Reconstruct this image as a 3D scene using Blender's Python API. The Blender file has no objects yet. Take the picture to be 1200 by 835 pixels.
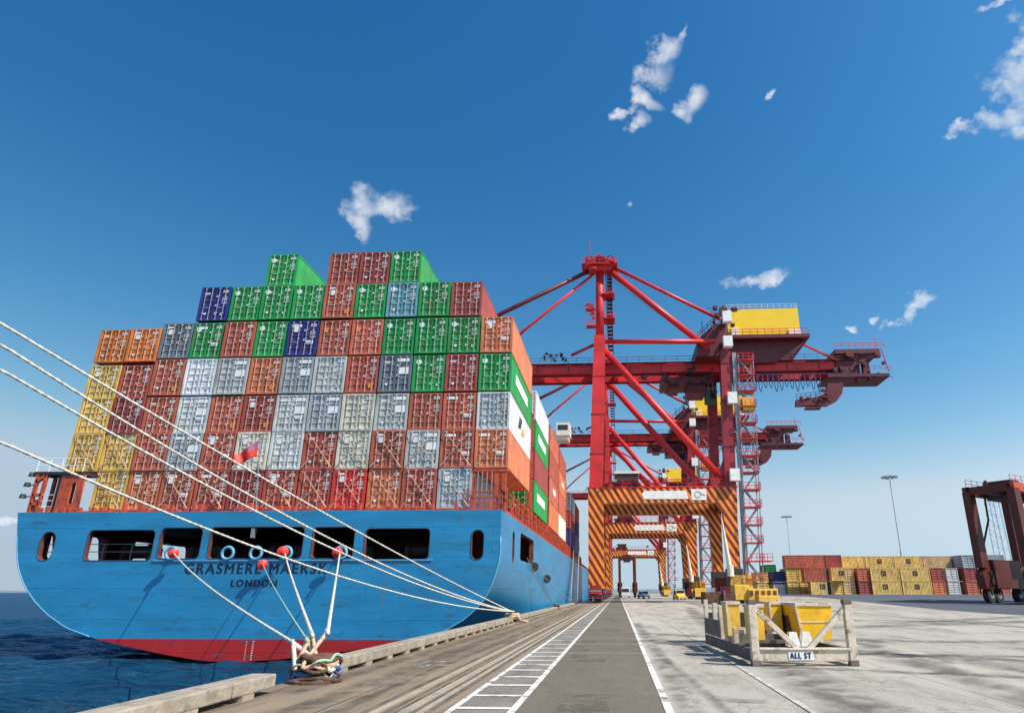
import bpy, bmesh, math, random
from mathutils import Vector, Matrix
R = math.radians
random.seed(7)
sc = bpy.context.scene
COL = sc.collection

# ------------------------------------------------------------------ camera
cam_d = bpy.data.cameras.new('camera'); cam = bpy.data.objects.new('camera', cam_d); COL.objects.link(cam)
cam_d.sensor_width = 36.0; cam_d.sensor_fit = 'HORIZONTAL'
cam_d.lens = 776.8 / 1200 * 36
cam_d.shift_x = (600 - 680.5) / 1200
cam_d.clip_start = 0.1; cam_d.clip_end = 60000
cam.location = (0, 0, 1.6)
cam.rotation_euler = (R(90 + 19.57), 0, R(3.05))
sc.camera = cam
sc.render.resolution_x = 1024; sc.render.resolution_y = 712

# ------------------------------------------------------------------ light
SUN_EL, SUN_AZ = 49.0, 117.0          # azimuth clockwise from +Y
sd = Vector((math.cos(R(SUN_EL)) * math.sin(R(SUN_AZ)), math.cos(R(SUN_EL)) * math.cos(R(SUN_AZ)), math.sin(R(SUN_EL))))
sun_d = bpy.data.lights.new('sun', 'SUN'); sun_d.energy = 5.0; sun_d.angle = R(0.53); sun_d.color = (1.0, 0.94, 0.85)
sun = bpy.data.objects.new('sun', sun_d); COL.objects.link(sun)
sun.rotation_euler = (-sd).to_track_quat('-Z', 'Y').to_euler()

world = bpy.data.worlds.new('World'); sc.world = world; world.use_nodes = True
nt = world.node_tree; nt.nodes.clear()
def N(nt, t, **kw):
    n = nt.nodes.new(t)
    for k, v in kw.items():
        if hasattr(n, k): setattr(n, k, v)
    return n
out = N(nt, 'ShaderNodeOutputWorld'); bg = N(nt, 'ShaderNodeBackground'); bg.inputs[1].default_value = 0.115
sky = N(nt, 'ShaderNodeTexSky', sky_type='NISHITA', sun_disc=False)
sky.sun_elevation = R(SUN_EL); sky.sun_rotation = R(SUN_AZ)
sky.altitude = 0; sky.air_density = 1.0; sky.dust_density = 0.6; sky.ozone_density = 3.0
hs = N(nt, 'ShaderNodeHueSaturation'); hs.inputs['Saturation'].default_value = 1.22; hs.inputs['Value'].default_value = 1.0
nt.links.new(sky.outputs[0], hs.inputs['Color'])
sx = N(nt, 'ShaderNodeSeparateColor'); nt.links.new(hs.outputs['Color'], sx.inputs[0]); cx_ = N(nt, 'ShaderNodeCombineColor')
SKY_S = .115
for i, (k_, p_, mxv) in enumerate(((7.4, 1.85, .56), (2.05, 1.27, .71), (1.29, 1.0, .88))):
    a_ = N(nt, 'ShaderNodeMath', operation='MULTIPLY'); a_.inputs[1].default_value = SKY_S; nt.links.new(sx.outputs[i], a_.inputs[0])
    b_ = N(nt, 'ShaderNodeMath', operation='POWER'); b_.inputs[1].default_value = p_; nt.links.new(a_.outputs[0], b_.inputs[0])
    c_ = N(nt, 'ShaderNodeMath', operation='MULTIPLY'); c_.inputs[1].default_value = k_ / SKY_S / 1.15; nt.links.new(b_.outputs[0], c_.inputs[0])
    d_ = N(nt, 'ShaderNodeMath', operation='SMOOTH_MIN'); d_.inputs[1].default_value = mxv / SKY_S / 1.15; d_.inputs[2].default_value = .25 / SKY_S; nt.links.new(c_.outputs[0], d_.inputs[0])
    nt.links.new(d_.outputs[0], cx_.inputs[i])
gm_ = N(nt, 'ShaderNodeMath', operation='MULTIPLY'); gm_.inputs[1].default_value = 1.16
nt.links.new(cx_.inputs[1].links[0].from_socket, gm_.inputs[0])
bm_ = N(nt, 'ShaderNodeMath', operation='MAXIMUM'); nt.links.new(gm_.outputs[0], bm_.inputs[0]); nt.links.new(cx_.inputs[2].links[0].from_socket, bm_.inputs[1])
nt.links.new(bm_.outputs[0], cx_.inputs[2])
tc = N(nt, 'ShaderNodeTexCoord')
dp = N(nt, 'ShaderNodeVectorMath', operation='DOT_PRODUCT'); dp.inputs[1].default_value = sd; nt.links.new(tc.outputs['Generated'], dp.inputs[0])
dr = N(nt, 'ShaderNodeMath', operation='MULTIPLY_ADD'); dr.inputs[1].default_value = .36; dr.inputs[2].default_value = 1.0; nt.links.new(dp.outputs['Value'], dr.inputs[0])
ds = N(nt, 'ShaderNodeVectorMath', operation='SCALE'); nt.links.new(cx_.outputs[0], ds.inputs[0]); nt.links.new(dr.outputs[0], ds.inputs['Scale'])
CL = [(-23.48,30.78,1.51,1.37,0),(-21.36,31.11,1.94,1.25,0),(-23.65,29.25,0.86,1.10,0),(-19.99,30.82,1.26,0.70,0),
(6.17,43.79,1.33,0.97,-40),(7.74,44.86,0.79,0.39,-50),(5.16,42.45,1.28,0.84,0),(8.71,40.05,1.63,1.26,-50),(7.14,39.11,1.0,0.72,0),
(4.11,40.18,0.96,0.96,0),(2.70,38.69,0.69,0.83,0),(1.85,39.78,1.0,0.35,0),(12.97,25.26,2.3,0.71,0),(14.66,24.85,1.13,0.42,0),
(36.44,34.66,1.75,2.10,-30),(34.9,32.85,2.2,0.83,-8),(32.83,32.97,1.14,0.45,-15),(37.6,36.63,1.03,2.29,0),(37.10,40.4,1.3,0.4,0),(36.4,31.90,1.6,0.8,0),
(26.16,21.39,1.05,0.65,0),(24.61,20.60,0.80,0.53,-30),(25.28,21.09,0.92,0.40,-20),(-43.11,4.55,2.20,0.3,6),(16.61,39.59,0.6,0.25,0),
(1.16,32.37,0.45,0.45,0),(20.92,20.71,0.5,0.4,0),(22.89,21.30,0.47,0.47,0)]
nz = N(nt, 'ShaderNodeTexNoise'); nz.inputs['Scale'].default_value = 17; nz.inputs['Detail'].default_value = 5; nz.inputs['Roughness'].default_value = .6
nt.links.new(tc.outputs['Generated'], nz.inputs['Vector'])
wv = N(nt, 'ShaderNodeVectorMath', operation='MULTIPLY_ADD')
wv.inputs[1].default_value = (.085,) * 3
nt.links.new(nz.outputs['Color'], wv.inputs[0]); nt.links.new(tc.outputs['Generated'], wv.inputs[2])
off = N(nt, 'ShaderNodeVectorMath', operation='SUBTRACT'); off.inputs[1].default_value = (.0425,) * 3
nt.links.new(wv.outputs[0], off.inputs[0])
last = None
for az, el, rx, ry, ang in CL:
    a, e = R(az), R(el)
    c = Vector((math.cos(e) * math.sin(a), math.cos(e) * math.cos(a), math.sin(e)))
    r_ = Vector((math.cos(a), -math.sin(a), 0)); u_ = r_.cross(c)
    ca, sa = math.cos(R(-ang)), math.sin(R(-ang))
    e1 = (r_ * ca + u_ * sa) / math.tan(R(rx) * 1.25); e2 = (-r_ * sa + u_ * ca) / math.tan(R(ry) * 1.25)
    d1 = N(nt, 'ShaderNodeVectorMath', operation='DOT_PRODUCT'); d1.inputs[1].default_value = e1
    d2 = N(nt, 'ShaderNodeVectorMath', operation='DOT_PRODUCT'); d2.inputs[1].default_value = e2
    nt.links.new(off.outputs[0], d1.inputs[0]); nt.links.new(off.outputs[0], d2.inputs[0])
    p1 = N(nt, 'ShaderNodeMath', operation='MULTIPLY'); nt.links.new(d1.outputs['Value'], p1.inputs[0]); nt.links.new(d1.outputs['Value'], p1.inputs[1])
    p2 = N(nt, 'ShaderNodeMath', operation='MULTIPLY_ADD'); nt.links.new(d2.outputs['Value'], p2.inputs[0]); nt.links.new(d2.outputs['Value'], p2.inputs[1]); nt.links.new(p1.outputs[0], p2.inputs[2])
    m = N(nt, 'ShaderNodeMath', operation='SUBTRACT'); m.inputs[0].default_value = 1.0; nt.links.new(p2.outputs[0], m.inputs[1])
    if last is None: last = m
    else:
        mx = N(nt, 'ShaderNodeMath', operation='SMOOTH_MAX'); mx.inputs[2].default_value = .25
        nt.links.new(last.outputs[0], mx.inputs[0]); nt.links.new(m.outputs[0], mx.inputs[1]); last = mx
nz2 = N(nt, 'ShaderNodeTexNoise'); nz2.inputs['Scale'].default_value = 34; nz2.inputs['Detail'].default_value = 5; nz2.inputs['Roughness'].default_value = .55
nt.links.new(tc.outputs['Generated'], nz2.inputs['Vector'])
ad = N(nt, 'ShaderNodeMath', operation='MULTIPLY_ADD'); ad.inputs[1].default_value = 2.5
nt.links.new(nz2.outputs[0], ad.inputs[0]); nt.links.new(last.outputs[0], ad.inputs[2])
mr = N(nt, 'ShaderNodeMapRange', interpolation_type='SMOOTHSTEP'); mr.inputs['From Min'].default_value = 1.3; mr.inputs['From Max'].default_value = 2.95
mr.inputs['To Max'].default_value = .96
nt.links.new(ad.outputs[0], mr.inputs['Value'])
mixc = N(nt, 'ShaderNodeMix', data_type='RGBA'); mixc.inputs[7].default_value = (6.6, 6.9, 7.3, 1)
nt.links.new(mr.outputs[0], mixc.inputs[0]); nt.links.new(ds.outputs[0], mixc.inputs[6])
nt.links.new(mixc.outputs[2], bg.inputs[0]); nt.links.new(bg.outputs[0], out.inputs[0])

sc.view_settings.view_transform = 'Standard'; sc.view_settings.look = 'None'
sc.view_settings.exposure = 0.2; sc.view_settings.gamma = 1.0; sc.view_settings.use_curve_mapping = False
sc.render.engine = 'CYCLES'

# ------------------------------------------------------------------ materials
def mat(name, color=(.5,.5,.5), rough=.6, metal=0.0, var=.25, nscale=3.0, bump=0.0, bscale=20.0, obj_color=False, dirt=None, dirt_amt=0.0, dirt_scale=1.0, streak=False, spec=.5, dlo=.52, dhi=.68):
    m = bpy.data.materials.new(name); m.use_nodes = True; t = m.node_tree; b = t.nodes['Principled BSDF']
    b.inputs['Roughness'].default_value = rough; b.inputs['Metallic'].default_value = metal
    b.inputs['Specular IOR Level'].default_value = spec
    tc = N(t, 'ShaderNodeTexCoord')
    n = N(t, 'ShaderNodeTexNoise'); n.inputs['Scale'].default_value = nscale; n.inputs['Detail'].default_value = 5
    t.links.new(tc.outputs['Object'], n.inputs['Vector'])
    oi = N(t, 'ShaderNodeObjectInfo')
    vadd = N(t, 'ShaderNodeVectorMath', operation='ADD'); 
    sclr = N(t, 'ShaderNodeVectorMath', operation='SCALE'); sclr.inputs['Scale'].default_value = 37.0
    comb = N(t, 'ShaderNodeCombineXYZ'); t.links.new(oi.outputs['Random'], comb.inputs[0]); t.links.new(oi.outputs['Random'], comb.inputs[1])
    t.links.new(comb.outputs[0], sclr.inputs[0]); t.links.new(sclr.outputs[0], vadd.inputs[0]); t.links.new(tc.outputs['Object'], vadd.inputs[1])
    t.links.new(vadd.outputs[0], n.inputs['Vector'])
    mr = N(t, 'ShaderNodeMapRange'); mr.inputs['From Min'].default_value = .3; mr.inputs['From Max'].default_value = .7
    mr.inputs['To Min'].default_value = 1 - var; mr.inputs['To Max'].default_value = 1 + var
    t.links.new(n.outputs[0], mr.inputs['Value'])
    mul = N(t, 'ShaderNodeVectorMath', operation='SCALE')
    if obj_color: t.links.new(oi.outputs['Color'], mul.inputs[0])
    else: mul.inputs[0].default_value = color
    t.links.new(mr.outputs[0], mul.inputs['Scale'])
    cur = mul.outputs[0]
    if dirt is not None:
        n2 = N(t, 'ShaderNodeTexNoise'); n2.inputs['Scale'].default_value = dirt_scale; n2.inputs['Detail'].default_value = 8; n2.inputs['Roughness'].default_value = .65
        if streak:
            mp = N(t, 'ShaderNodeMapping'); mp.inputs['Scale'].default_value = (1, 1, .12)
            t.links.new(vadd.outputs[0], mp.inputs[0]); t.links.new(mp.outputs[0], n2.inputs['Vector'])
        else: t.links.new(vadd.outputs[0], n2.inputs['Vector'])
        m2 = N(t, 'ShaderNodeMapRange'); m2.inputs['From Min'].default_value = dlo; m2.inputs['From Max'].default_value = dhi; m2.inputs['To Max'].default_value = dirt_amt
        t.links.new(n2.outputs[0], m2.inputs['Value'])
        mx = N(t, 'ShaderNodeMix', data_type='RGBA'); mx.inputs[7].default_value = (*dirt, 1)
        t.links.new(m2.outputs[0], mx.inputs[0]); t.links.new(cur, mx.inputs[6]); cur = mx.outputs[2]
    t.links.new(cur, b.inputs['Base Color'])
    if bump:
        n3 = N(t, 'ShaderNodeTexNoise'); n3.inputs['Scale'].default_value = bscale; n3.inputs['Detail'].default_value = 6
        t.links.new(tc.outputs['Object'], n3.inputs['Vector'])
        bp = N(t, 'ShaderNodeBump'); bp.inputs['Strength'].default_value = bump; bp.inputs['Distance'].default_value = .05
        t.links.new(n3.outputs[0], bp.inputs['Height']); t.links.new(bp.outputs[0], b.inputs['Normal'])
    return m

RUST = (.12, .045, .02)
M = {}
M['cont'] = mat('container_paint', rough=.55, obj_color=True, var=.22, nscale=.9, dirt=(.16,.07,.035), dirt_amt=.6, dirt_scale=2.6, streak=True)
M['rod'] = mat('galvanised_rod', (.45,.43,.4), rough=.45, obj_color=True, var=.3, nscale=4)
M['white'] = mat('white_paint', (.86,.85,.80), rough=.5, var=.08, nscale=2, dirt=(.35,.3,.24), dirt_amt=.4, dirt_scale=1.5)
M['cream'] = mat('cream_paint', (.74,.68,.56), rough=.5, var=.08)
M['mark'] = mat('white_marking', (.8,.8,.78), rough=.6, var=.12, nscale=8)
M['orange_mark'] = mat('orange_marking', (.8,.28,.03), rough=.6, var=.1)
M['darkmark'] = mat('dark_marking', (.03,.03,.05), rough=.6)
M['shipred'] = mat('ship_red_oxide', (.5,.07,.035), rough=.5, var=.3, nscale=1.5, dirt=(.09,.03,.02), dirt_amt=.5, dirt_scale=1.2)
M['shiporange'] = mat('orange_red_steel', (.46,.075,.03), rough=.5, var=.3, dirt=(.1,.03,.02), dirt_amt=.5, dirt_scale=2)
M['darksteel'] = mat('dark_steel', (.035,.03,.028), rough=.6, var=.3)
M['grey'] = mat('grey_steel', (.3,.31,.32), rough=.5, var=.2, metal=.2)
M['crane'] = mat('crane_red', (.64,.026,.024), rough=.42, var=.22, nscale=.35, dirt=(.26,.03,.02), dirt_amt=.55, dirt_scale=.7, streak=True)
M['crane_red_shade'] = mat('crane_red_shade', (.33,.022,.028), rough=.45, var=.3, nscale=.4, dirt=(.12,.02,.02), dirt_amt=.5, dirt_scale=.6)  # darker copy of the crane red: shade of the landward legs painted in
M['crane_dk_shade'] = mat('crane_red_deep_shade', (.12,.010,.014), rough=.5, var=.3, nscale=.8)  # crane red darkened to maroon, underside shade put into the colour
M['yellowbin'] = mat('golden_yellow', (.88,.49,.012), rough=.5, var=.12, nscale=2, dirt=(.4,.2,.05), dirt_amt=.5, dirt_scale=3)
M['yellow'] = mat('machinery_yellow', (.95,.61,.012), rough=.45, var=.05, nscale=.5)
M['yellowold'] = mat('worn_yellow', (.85,.50,.05), rough=.55, var=.2, nscale=3, dirt=(.35,.2,.08), dirt_amt=.6, dirt_scale=3)
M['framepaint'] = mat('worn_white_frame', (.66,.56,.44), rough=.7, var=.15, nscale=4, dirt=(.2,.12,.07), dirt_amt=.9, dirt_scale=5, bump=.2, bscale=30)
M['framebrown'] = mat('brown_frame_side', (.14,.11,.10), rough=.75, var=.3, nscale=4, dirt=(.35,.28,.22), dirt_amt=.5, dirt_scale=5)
M['rust'] = mat('rusty_iron', (.13,.06,.03), rough=.85, var=.5, nscale=6, bump=.6, bscale=14)
M['rope'] = mat('rope_fibre', (.74,.68,.57), rough=.85, var=.25, nscale=9, bump=.8, bscale=26)
M['ropegreen'] = mat('green_rope', (.32,.46,.35), rough=.85, var=.2, nscale=9)
M['ropeblue'] = mat('blue_rope', (.06,.14,.3), rough=.85, var=.4, nscale=9, bump=.6, bscale=20)
M['ropetan'] = mat('tan_rope', (.6,.42,.27), rough=.85, var=.3, nscale=9, bump=.8, bscale=26)
M['red'] = mat('bright_red', (.72,.04,.025), rough=.5, var=.1)
M['tyre'] = mat('tyre_rubber', (.02,.02,.02), rough=.85, var=.3)
M['glass'] = mat('dark_glass', (.02,.03,.04), rough=.1, var=.1)
M['kerb'] = mat('kerb_concrete', (.34,.29,.22), rough=.9, var=.25, nscale=2, dirt=(.14,.11,.08), dirt_amt=.6, dirt_scale=3, bump=.5, bscale=12)
M['quaywall'] = mat('quay_wall_concrete', (.12,.1,.08), rough=.9, var=.3, nscale=1.2)
M['roadpaint'] = mat('road_paint', (.70,.67,.60), rough=.8, var=.12, nscale=5, dirt=(.19,.165,.125), dirt_amt=1.0, dirt_scale=2.2, dlo=.52, dhi=.62)
M['oldpaint'] = mat('faded_road_paint', (.60,.57,.50), rough=.8, var=.12, nscale=5, dlo=.40, dhi=.52, dirt=(.42,.39,.33), dirt_amt=1.0, dirt_scale=2.5)
M['mast'] = mat('mast_galvanised', (.28,.3,.32), rough=.5, var=.1)
M['darkblue'] = mat('dark_lettering', (.012,.018,.035), rough=.5, var=.1)
M['shipblue_rim'] = mat('pale_blue_paint', (.13,.38,.55), rough=.45, var=.1)
M['carrier'] = mat('carrier_red', (.10,.016,.010), rough=.5, var=.25, nscale=1.2, dirt=(.06,.03,.02), dirt_amt=.6, dirt_scale=1.5)
M['green'] = mat('dark_green', (.03,.12,.06), rough=.6)
M['carpaint'] = mat('white_car_paint', (.75,.75,.75), rough=.25, var=.03)

def stripe_mat():
    m = bpy.data.materials.new('hazard_stripes'); m.use_nodes = True; t = m.node_tree; b = t.nodes['Principled BSDF']
    b.inputs['Roughness'].default_value = .5
    tc = N(t, 'ShaderNodeTexCoord'); sp = N(t, 'ShaderNodeSeparateXYZ'); t.links.new(tc.outputs['Object'], sp.inputs[0])
    a1 = N(t, 'ShaderNodeMath', operation='ADD'); t.links.new(sp.outputs[0], a1.inputs[0]); t.links.new(sp.outputs[1], a1.inputs[1])
    a2 = N(t, 'ShaderNodeMath', operation='MULTIPLY_ADD'); a2.inputs[1].default_value = .62; t.links.new(sp.outputs[2], a2.inputs[0]); t.links.new(a1.outputs[0], a2.inputs[2])
    nn = N(t, 'ShaderNodeTexNoise'); nn.inputs['Scale'].default_value = 2.5; t.links.new(tc.outputs['Object'], nn.inputs[0])
    a3 = N(t, 'ShaderNodeMath', operation='MULTIPLY_ADD'); a3.inputs[1].default_value = .12; t.links.new(nn.outputs[0], a3.inputs[0]); t.links.new(a2.outputs[0], a3.inputs[2])
    dv = N(t, 'ShaderNodeMath', operation='DIVIDE'); dv.inputs[1].default_value = 1.12; t.links.new(a3.outputs[0], dv.inputs[0])
    fr = N(t, 'ShaderNodeMath', operation='FRACT'); t.links.new(dv.outputs[0], fr.inputs[0])
    cr = N(t, 'ShaderNodeValToRGB'); cr.color_ramp.interpolation = 'LINEAR'
    e = cr.color_ramp.elements; e[0].position = .46; e[0].color = (.95, .29, .028, 1); e[1].position = .52; e[1].color = (.20, .025, .015, 1)
    t.links.new(fr.outputs[0], cr.inputs[0])
    n2 = N(t, 'ShaderNodeTexNoise'); n2.inputs['Scale'].default_value = .5; n2.inputs['Detail'].default_value = 6; t.links.new(tc.outputs['Object'], n2.inputs[0])
    mr = N(t, 'ShaderNodeMapRange'); mr.inputs['From Min'].default_value = .3; mr.inputs['From Max'].default_value = .7; mr.inputs['To Min'].default_value = .75; mr.inputs['To Max'].default_value = 1.15
    t.links.new(n2.outputs[0], mr.inputs['Value'])
    ml = N(t, 'ShaderNodeVectorMath', operation='SCALE'); t.links.new(cr.outputs[0], ml.inputs[0]); t.links.new(mr.outputs[0], ml.inputs['Scale'])
    t.links.new(ml.outputs[0], b.inputs['Base Color'])
    return m
M['stripe'] = stripe_mat()

def hull_mat():
    m = bpy.data.materials.new('hull_paint'); m.use_nodes = True; t = m.node_tree; b = t.nodes['Principled BSDF']
    b.inputs['Roughness'].default_value = .42; b.inputs['Coat Weight'].default_value = .25; b.inputs['Coat Roughness'].default_value = .4
    tc = N(t, 'ShaderNodeTexCoord'); sp = N(t, 'ShaderNodeSeparateXYZ'); t.links.new(tc.outputs['Object'], sp.inputs[0])
    st = N(t, 'ShaderNodeMath', operation='GREATER_THAN'); st.inputs[1].default_value = -1.17; t.links.new(sp.outputs[2], st.inputs[0])
    mp = N(t, 'ShaderNodeMapping'); mp.inputs['Scale'].default_value = (.16, .16, .9); t.links.new(tc.outputs['Object'], mp.inputs[0])
    n1 = N(t, 'ShaderNodeTexNoise'); n1.inputs['Scale'].default_value = 1.2; n1.inputs['Detail'].default_value = 8; n1.inputs['Roughness'].default_value = .6; t.links.new(mp.outputs[0], n1.inputs[0])
    r1 = N(t, 'ShaderNodeMapRange'); r1.inputs['From Min'].default_value = .3; r1.inputs['From Max'].default_value = .7; r1.inputs['To Min'].default_value = .80; r1.inputs['To Max'].default_value = 1.16; t.links.new(n1.outputs[0], r1.inputs['Value'])
    mx = N(t, 'ShaderNodeMix', data_type='RGBA'); mx.inputs[6].default_value = (.40, .011, .010, 1); mx.inputs[7].default_value = (.014, .225, .43, 1); t.links.new(st.outputs[0], mx.inputs[0])
    s = N(t, 'ShaderNodeVectorMath', operation='SCALE'); t.links.new(mx.outputs[2], s.inputs[0]); t.links.new(r1.outputs[0], s.inputs['Scale'])
    # scuffs
    mp2 = N(t, 'ShaderNodeMapping'); mp2.inputs['Scale'].default_value = (.35, .35, 1.6); t.links.new(tc.outputs['Object'], mp2.inputs[0])
    n2 = N(t, 'ShaderNodeTexNoise'); n2.inputs['Scale'].default_value = 1.7; n2.inputs['Detail'].default_value = 10; n2.inputs['Roughness'].default_value = .72; t.links.new(mp2.outputs[0], n2.inputs[0])
    r2 = N(t, 'ShaderNodeMapRange'); r2.inputs['From Min'].default_value = .57; r2.inputs['From Max'].default_value = .68; r2.inputs['To Max'].default_value = .75; t.links.new(n2.outputs[0], r2.inputs['Value'])
    m3 = N(t, 'ShaderNodeMix', data_type='RGBA'); m3.inputs[7].default_value = (.03, .10, .15, 1); t.links.new(r2.outputs[0], m3.inputs[0]); t.links.new(s.outputs[0], m3.inputs[6])
    # thin rust runs
    mp4 = N(t, 'ShaderNodeMapping'); mp4.inputs['Scale'].default_value = (2.2, 2.2, .12); t.links.new(tc.outputs['Object'], mp4.inputs[0])
    n4 = N(t, 'ShaderNodeTexNoise'); n4.inputs['Scale'].default_value = 1.6; n4.inputs['Detail'].default_value = 6; t.links.new(mp4.outputs[0], n4.inputs[0])
    r4 = N(t, 'ShaderNodeMapRange'); r4.inputs['From Min'].default_value = .66; r4.inputs['From Max'].default_value = .74; r4.inputs['To Max'].default_value = .5; t.links.new(n4.outputs[0], r4.inputs['Value'])
    m4 = N(t, 'ShaderNodeMix', data_type='RGBA'); m4.inputs[7].default_value = (.2, .11, .06, 1); t.links.new(r4.outputs[0], m4.inputs[0]); t.links.new(m3.outputs[2], m4.inputs[6])
    t.links.new(m4.outputs[2], b.inputs['Base Color'])
    # plating: seams + dents
    br = N(t, 'ShaderNodeTexBrick'); br.inputs['Scale'].default_value = 1; br.inputs['Brick Width'].default_value = 8; br.inputs['Row Height'].default_value = 1.9; br.inputs['Mortar Size'].default_value = .03; br.inputs['Mortar Smooth'].default_value = 1
    cb = N(t, 'ShaderNodeCombineXYZ'); aa = N(t, 'ShaderNodeMath', operation='ADD'); t.links.new(sp.outputs[0], aa.inputs[0]); t.links.new(sp.outputs[1], aa.inputs[1]); t.links.new(aa.outputs[0], cb.inputs[0]); t.links.new(sp.outputs[2], cb.inputs[1]); t.links.new(cb.outputs[0], br.inputs['Vector'])
    n3 = N(t, 'ShaderNodeTexNoise'); n3.inputs['Scale'].default_value = .9; n3.inputs['Detail'].default_value = 2; t.links.new(tc.outputs['Object'], n3.inputs[0])
    b1 = N(t, 'ShaderNodeBump'); b1.inputs['Strength'].default_value = .45; b1.inputs['Distance'].default_value = .06; t.links.new(n3.outputs[0], b1.inputs['Height'])
    b2 = N(t, 'ShaderNodeBump'); b2.inputs['Strength'].default_value = .5; b2.inputs['Distance'].default_value = .03; t.links.new(br.outputs['Fac'], b2.inputs['Height']); t.links.new(b1.outputs[0], b2.inputs['Normal'])
    t.links.new(b2.outputs[0], b.inputs['Normal'])
    return m
M['hull'] = hull_mat()
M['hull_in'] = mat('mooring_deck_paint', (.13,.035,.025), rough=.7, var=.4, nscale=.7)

def water_mat():
    m = bpy.data.materials.new('sea_water'); m.use_nodes = True; t = m.node_tree; b = t.nodes['Principled BSDF']
    b.inputs['Base Color'].default_value = (.008, .05, .10, 1); b.inputs['Roughness'].default_value = .14; b.inputs['IOR'].default_value = 1.33; b.inputs['Specular IOR Level'].default_value = 0
    tc = N(t, 'ShaderNodeTexCoord')
    prev = None
    for sc_, dist, st in ((.08, 6.0, .9), (.9, .5, .8), (3.5, .16, .9)):
        mp = N(t, 'ShaderNodeMapping'); mp.inputs['Scale'].default_value = (.55, 1.0, 1); mp.inputs['Rotation'].default_value = (0, 0, .35)
        t.links.new(tc.outputs['Object'], mp.inputs[0])
        n = N(t, 'ShaderNodeTexNoise'); n.inputs['Scale'].default_value = sc_; n.inputs['Detail'].default_value = 5; n.inputs['Roughness'].default_value = .6; n.inputs['Distortion'].default_value = .6
        t.links.new(mp.outputs[0], n.inputs[0])
        bp = N(t, 'ShaderNodeBump'); bp.inputs['Strength'].default_value = st; bp.inputs['Distance'].default_value = dist
        t.links.new(n.outputs[0], bp.inputs['Height'])
        if prev: t.links.new(prev.outputs[0], bp.inputs['Normal'])
        prev = bp
    t.links.new(prev.outputs[0], b.inputs['Normal'])
    g = N(t, 'ShaderNodeBsdfGlossy'); g.inputs['Roughness'].default_value = .12; g.inputs['Color'].default_value = (.34, .50, .72, 1); t.links.new(prev.outputs[0], g.inputs['Normal'])
    fr = N(t, 'ShaderNodeFresnel'); fr.inputs['IOR'].default_value = 1.33; t.links.new(prev.outputs[0], fr.inputs['Normal'])
    ms = N(t, 'ShaderNodeMixShader'); t.links.new(fr.outputs[0], ms.inputs[0]); t.links.new(b.outputs[0], ms.inputs[1]); t.links.new(g.outputs[0], ms.inputs[2])
    t.links.new(ms.outputs[0], t.nodes['Material Output'].inputs[0])
    return m
M['water'] = water_mat()

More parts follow.
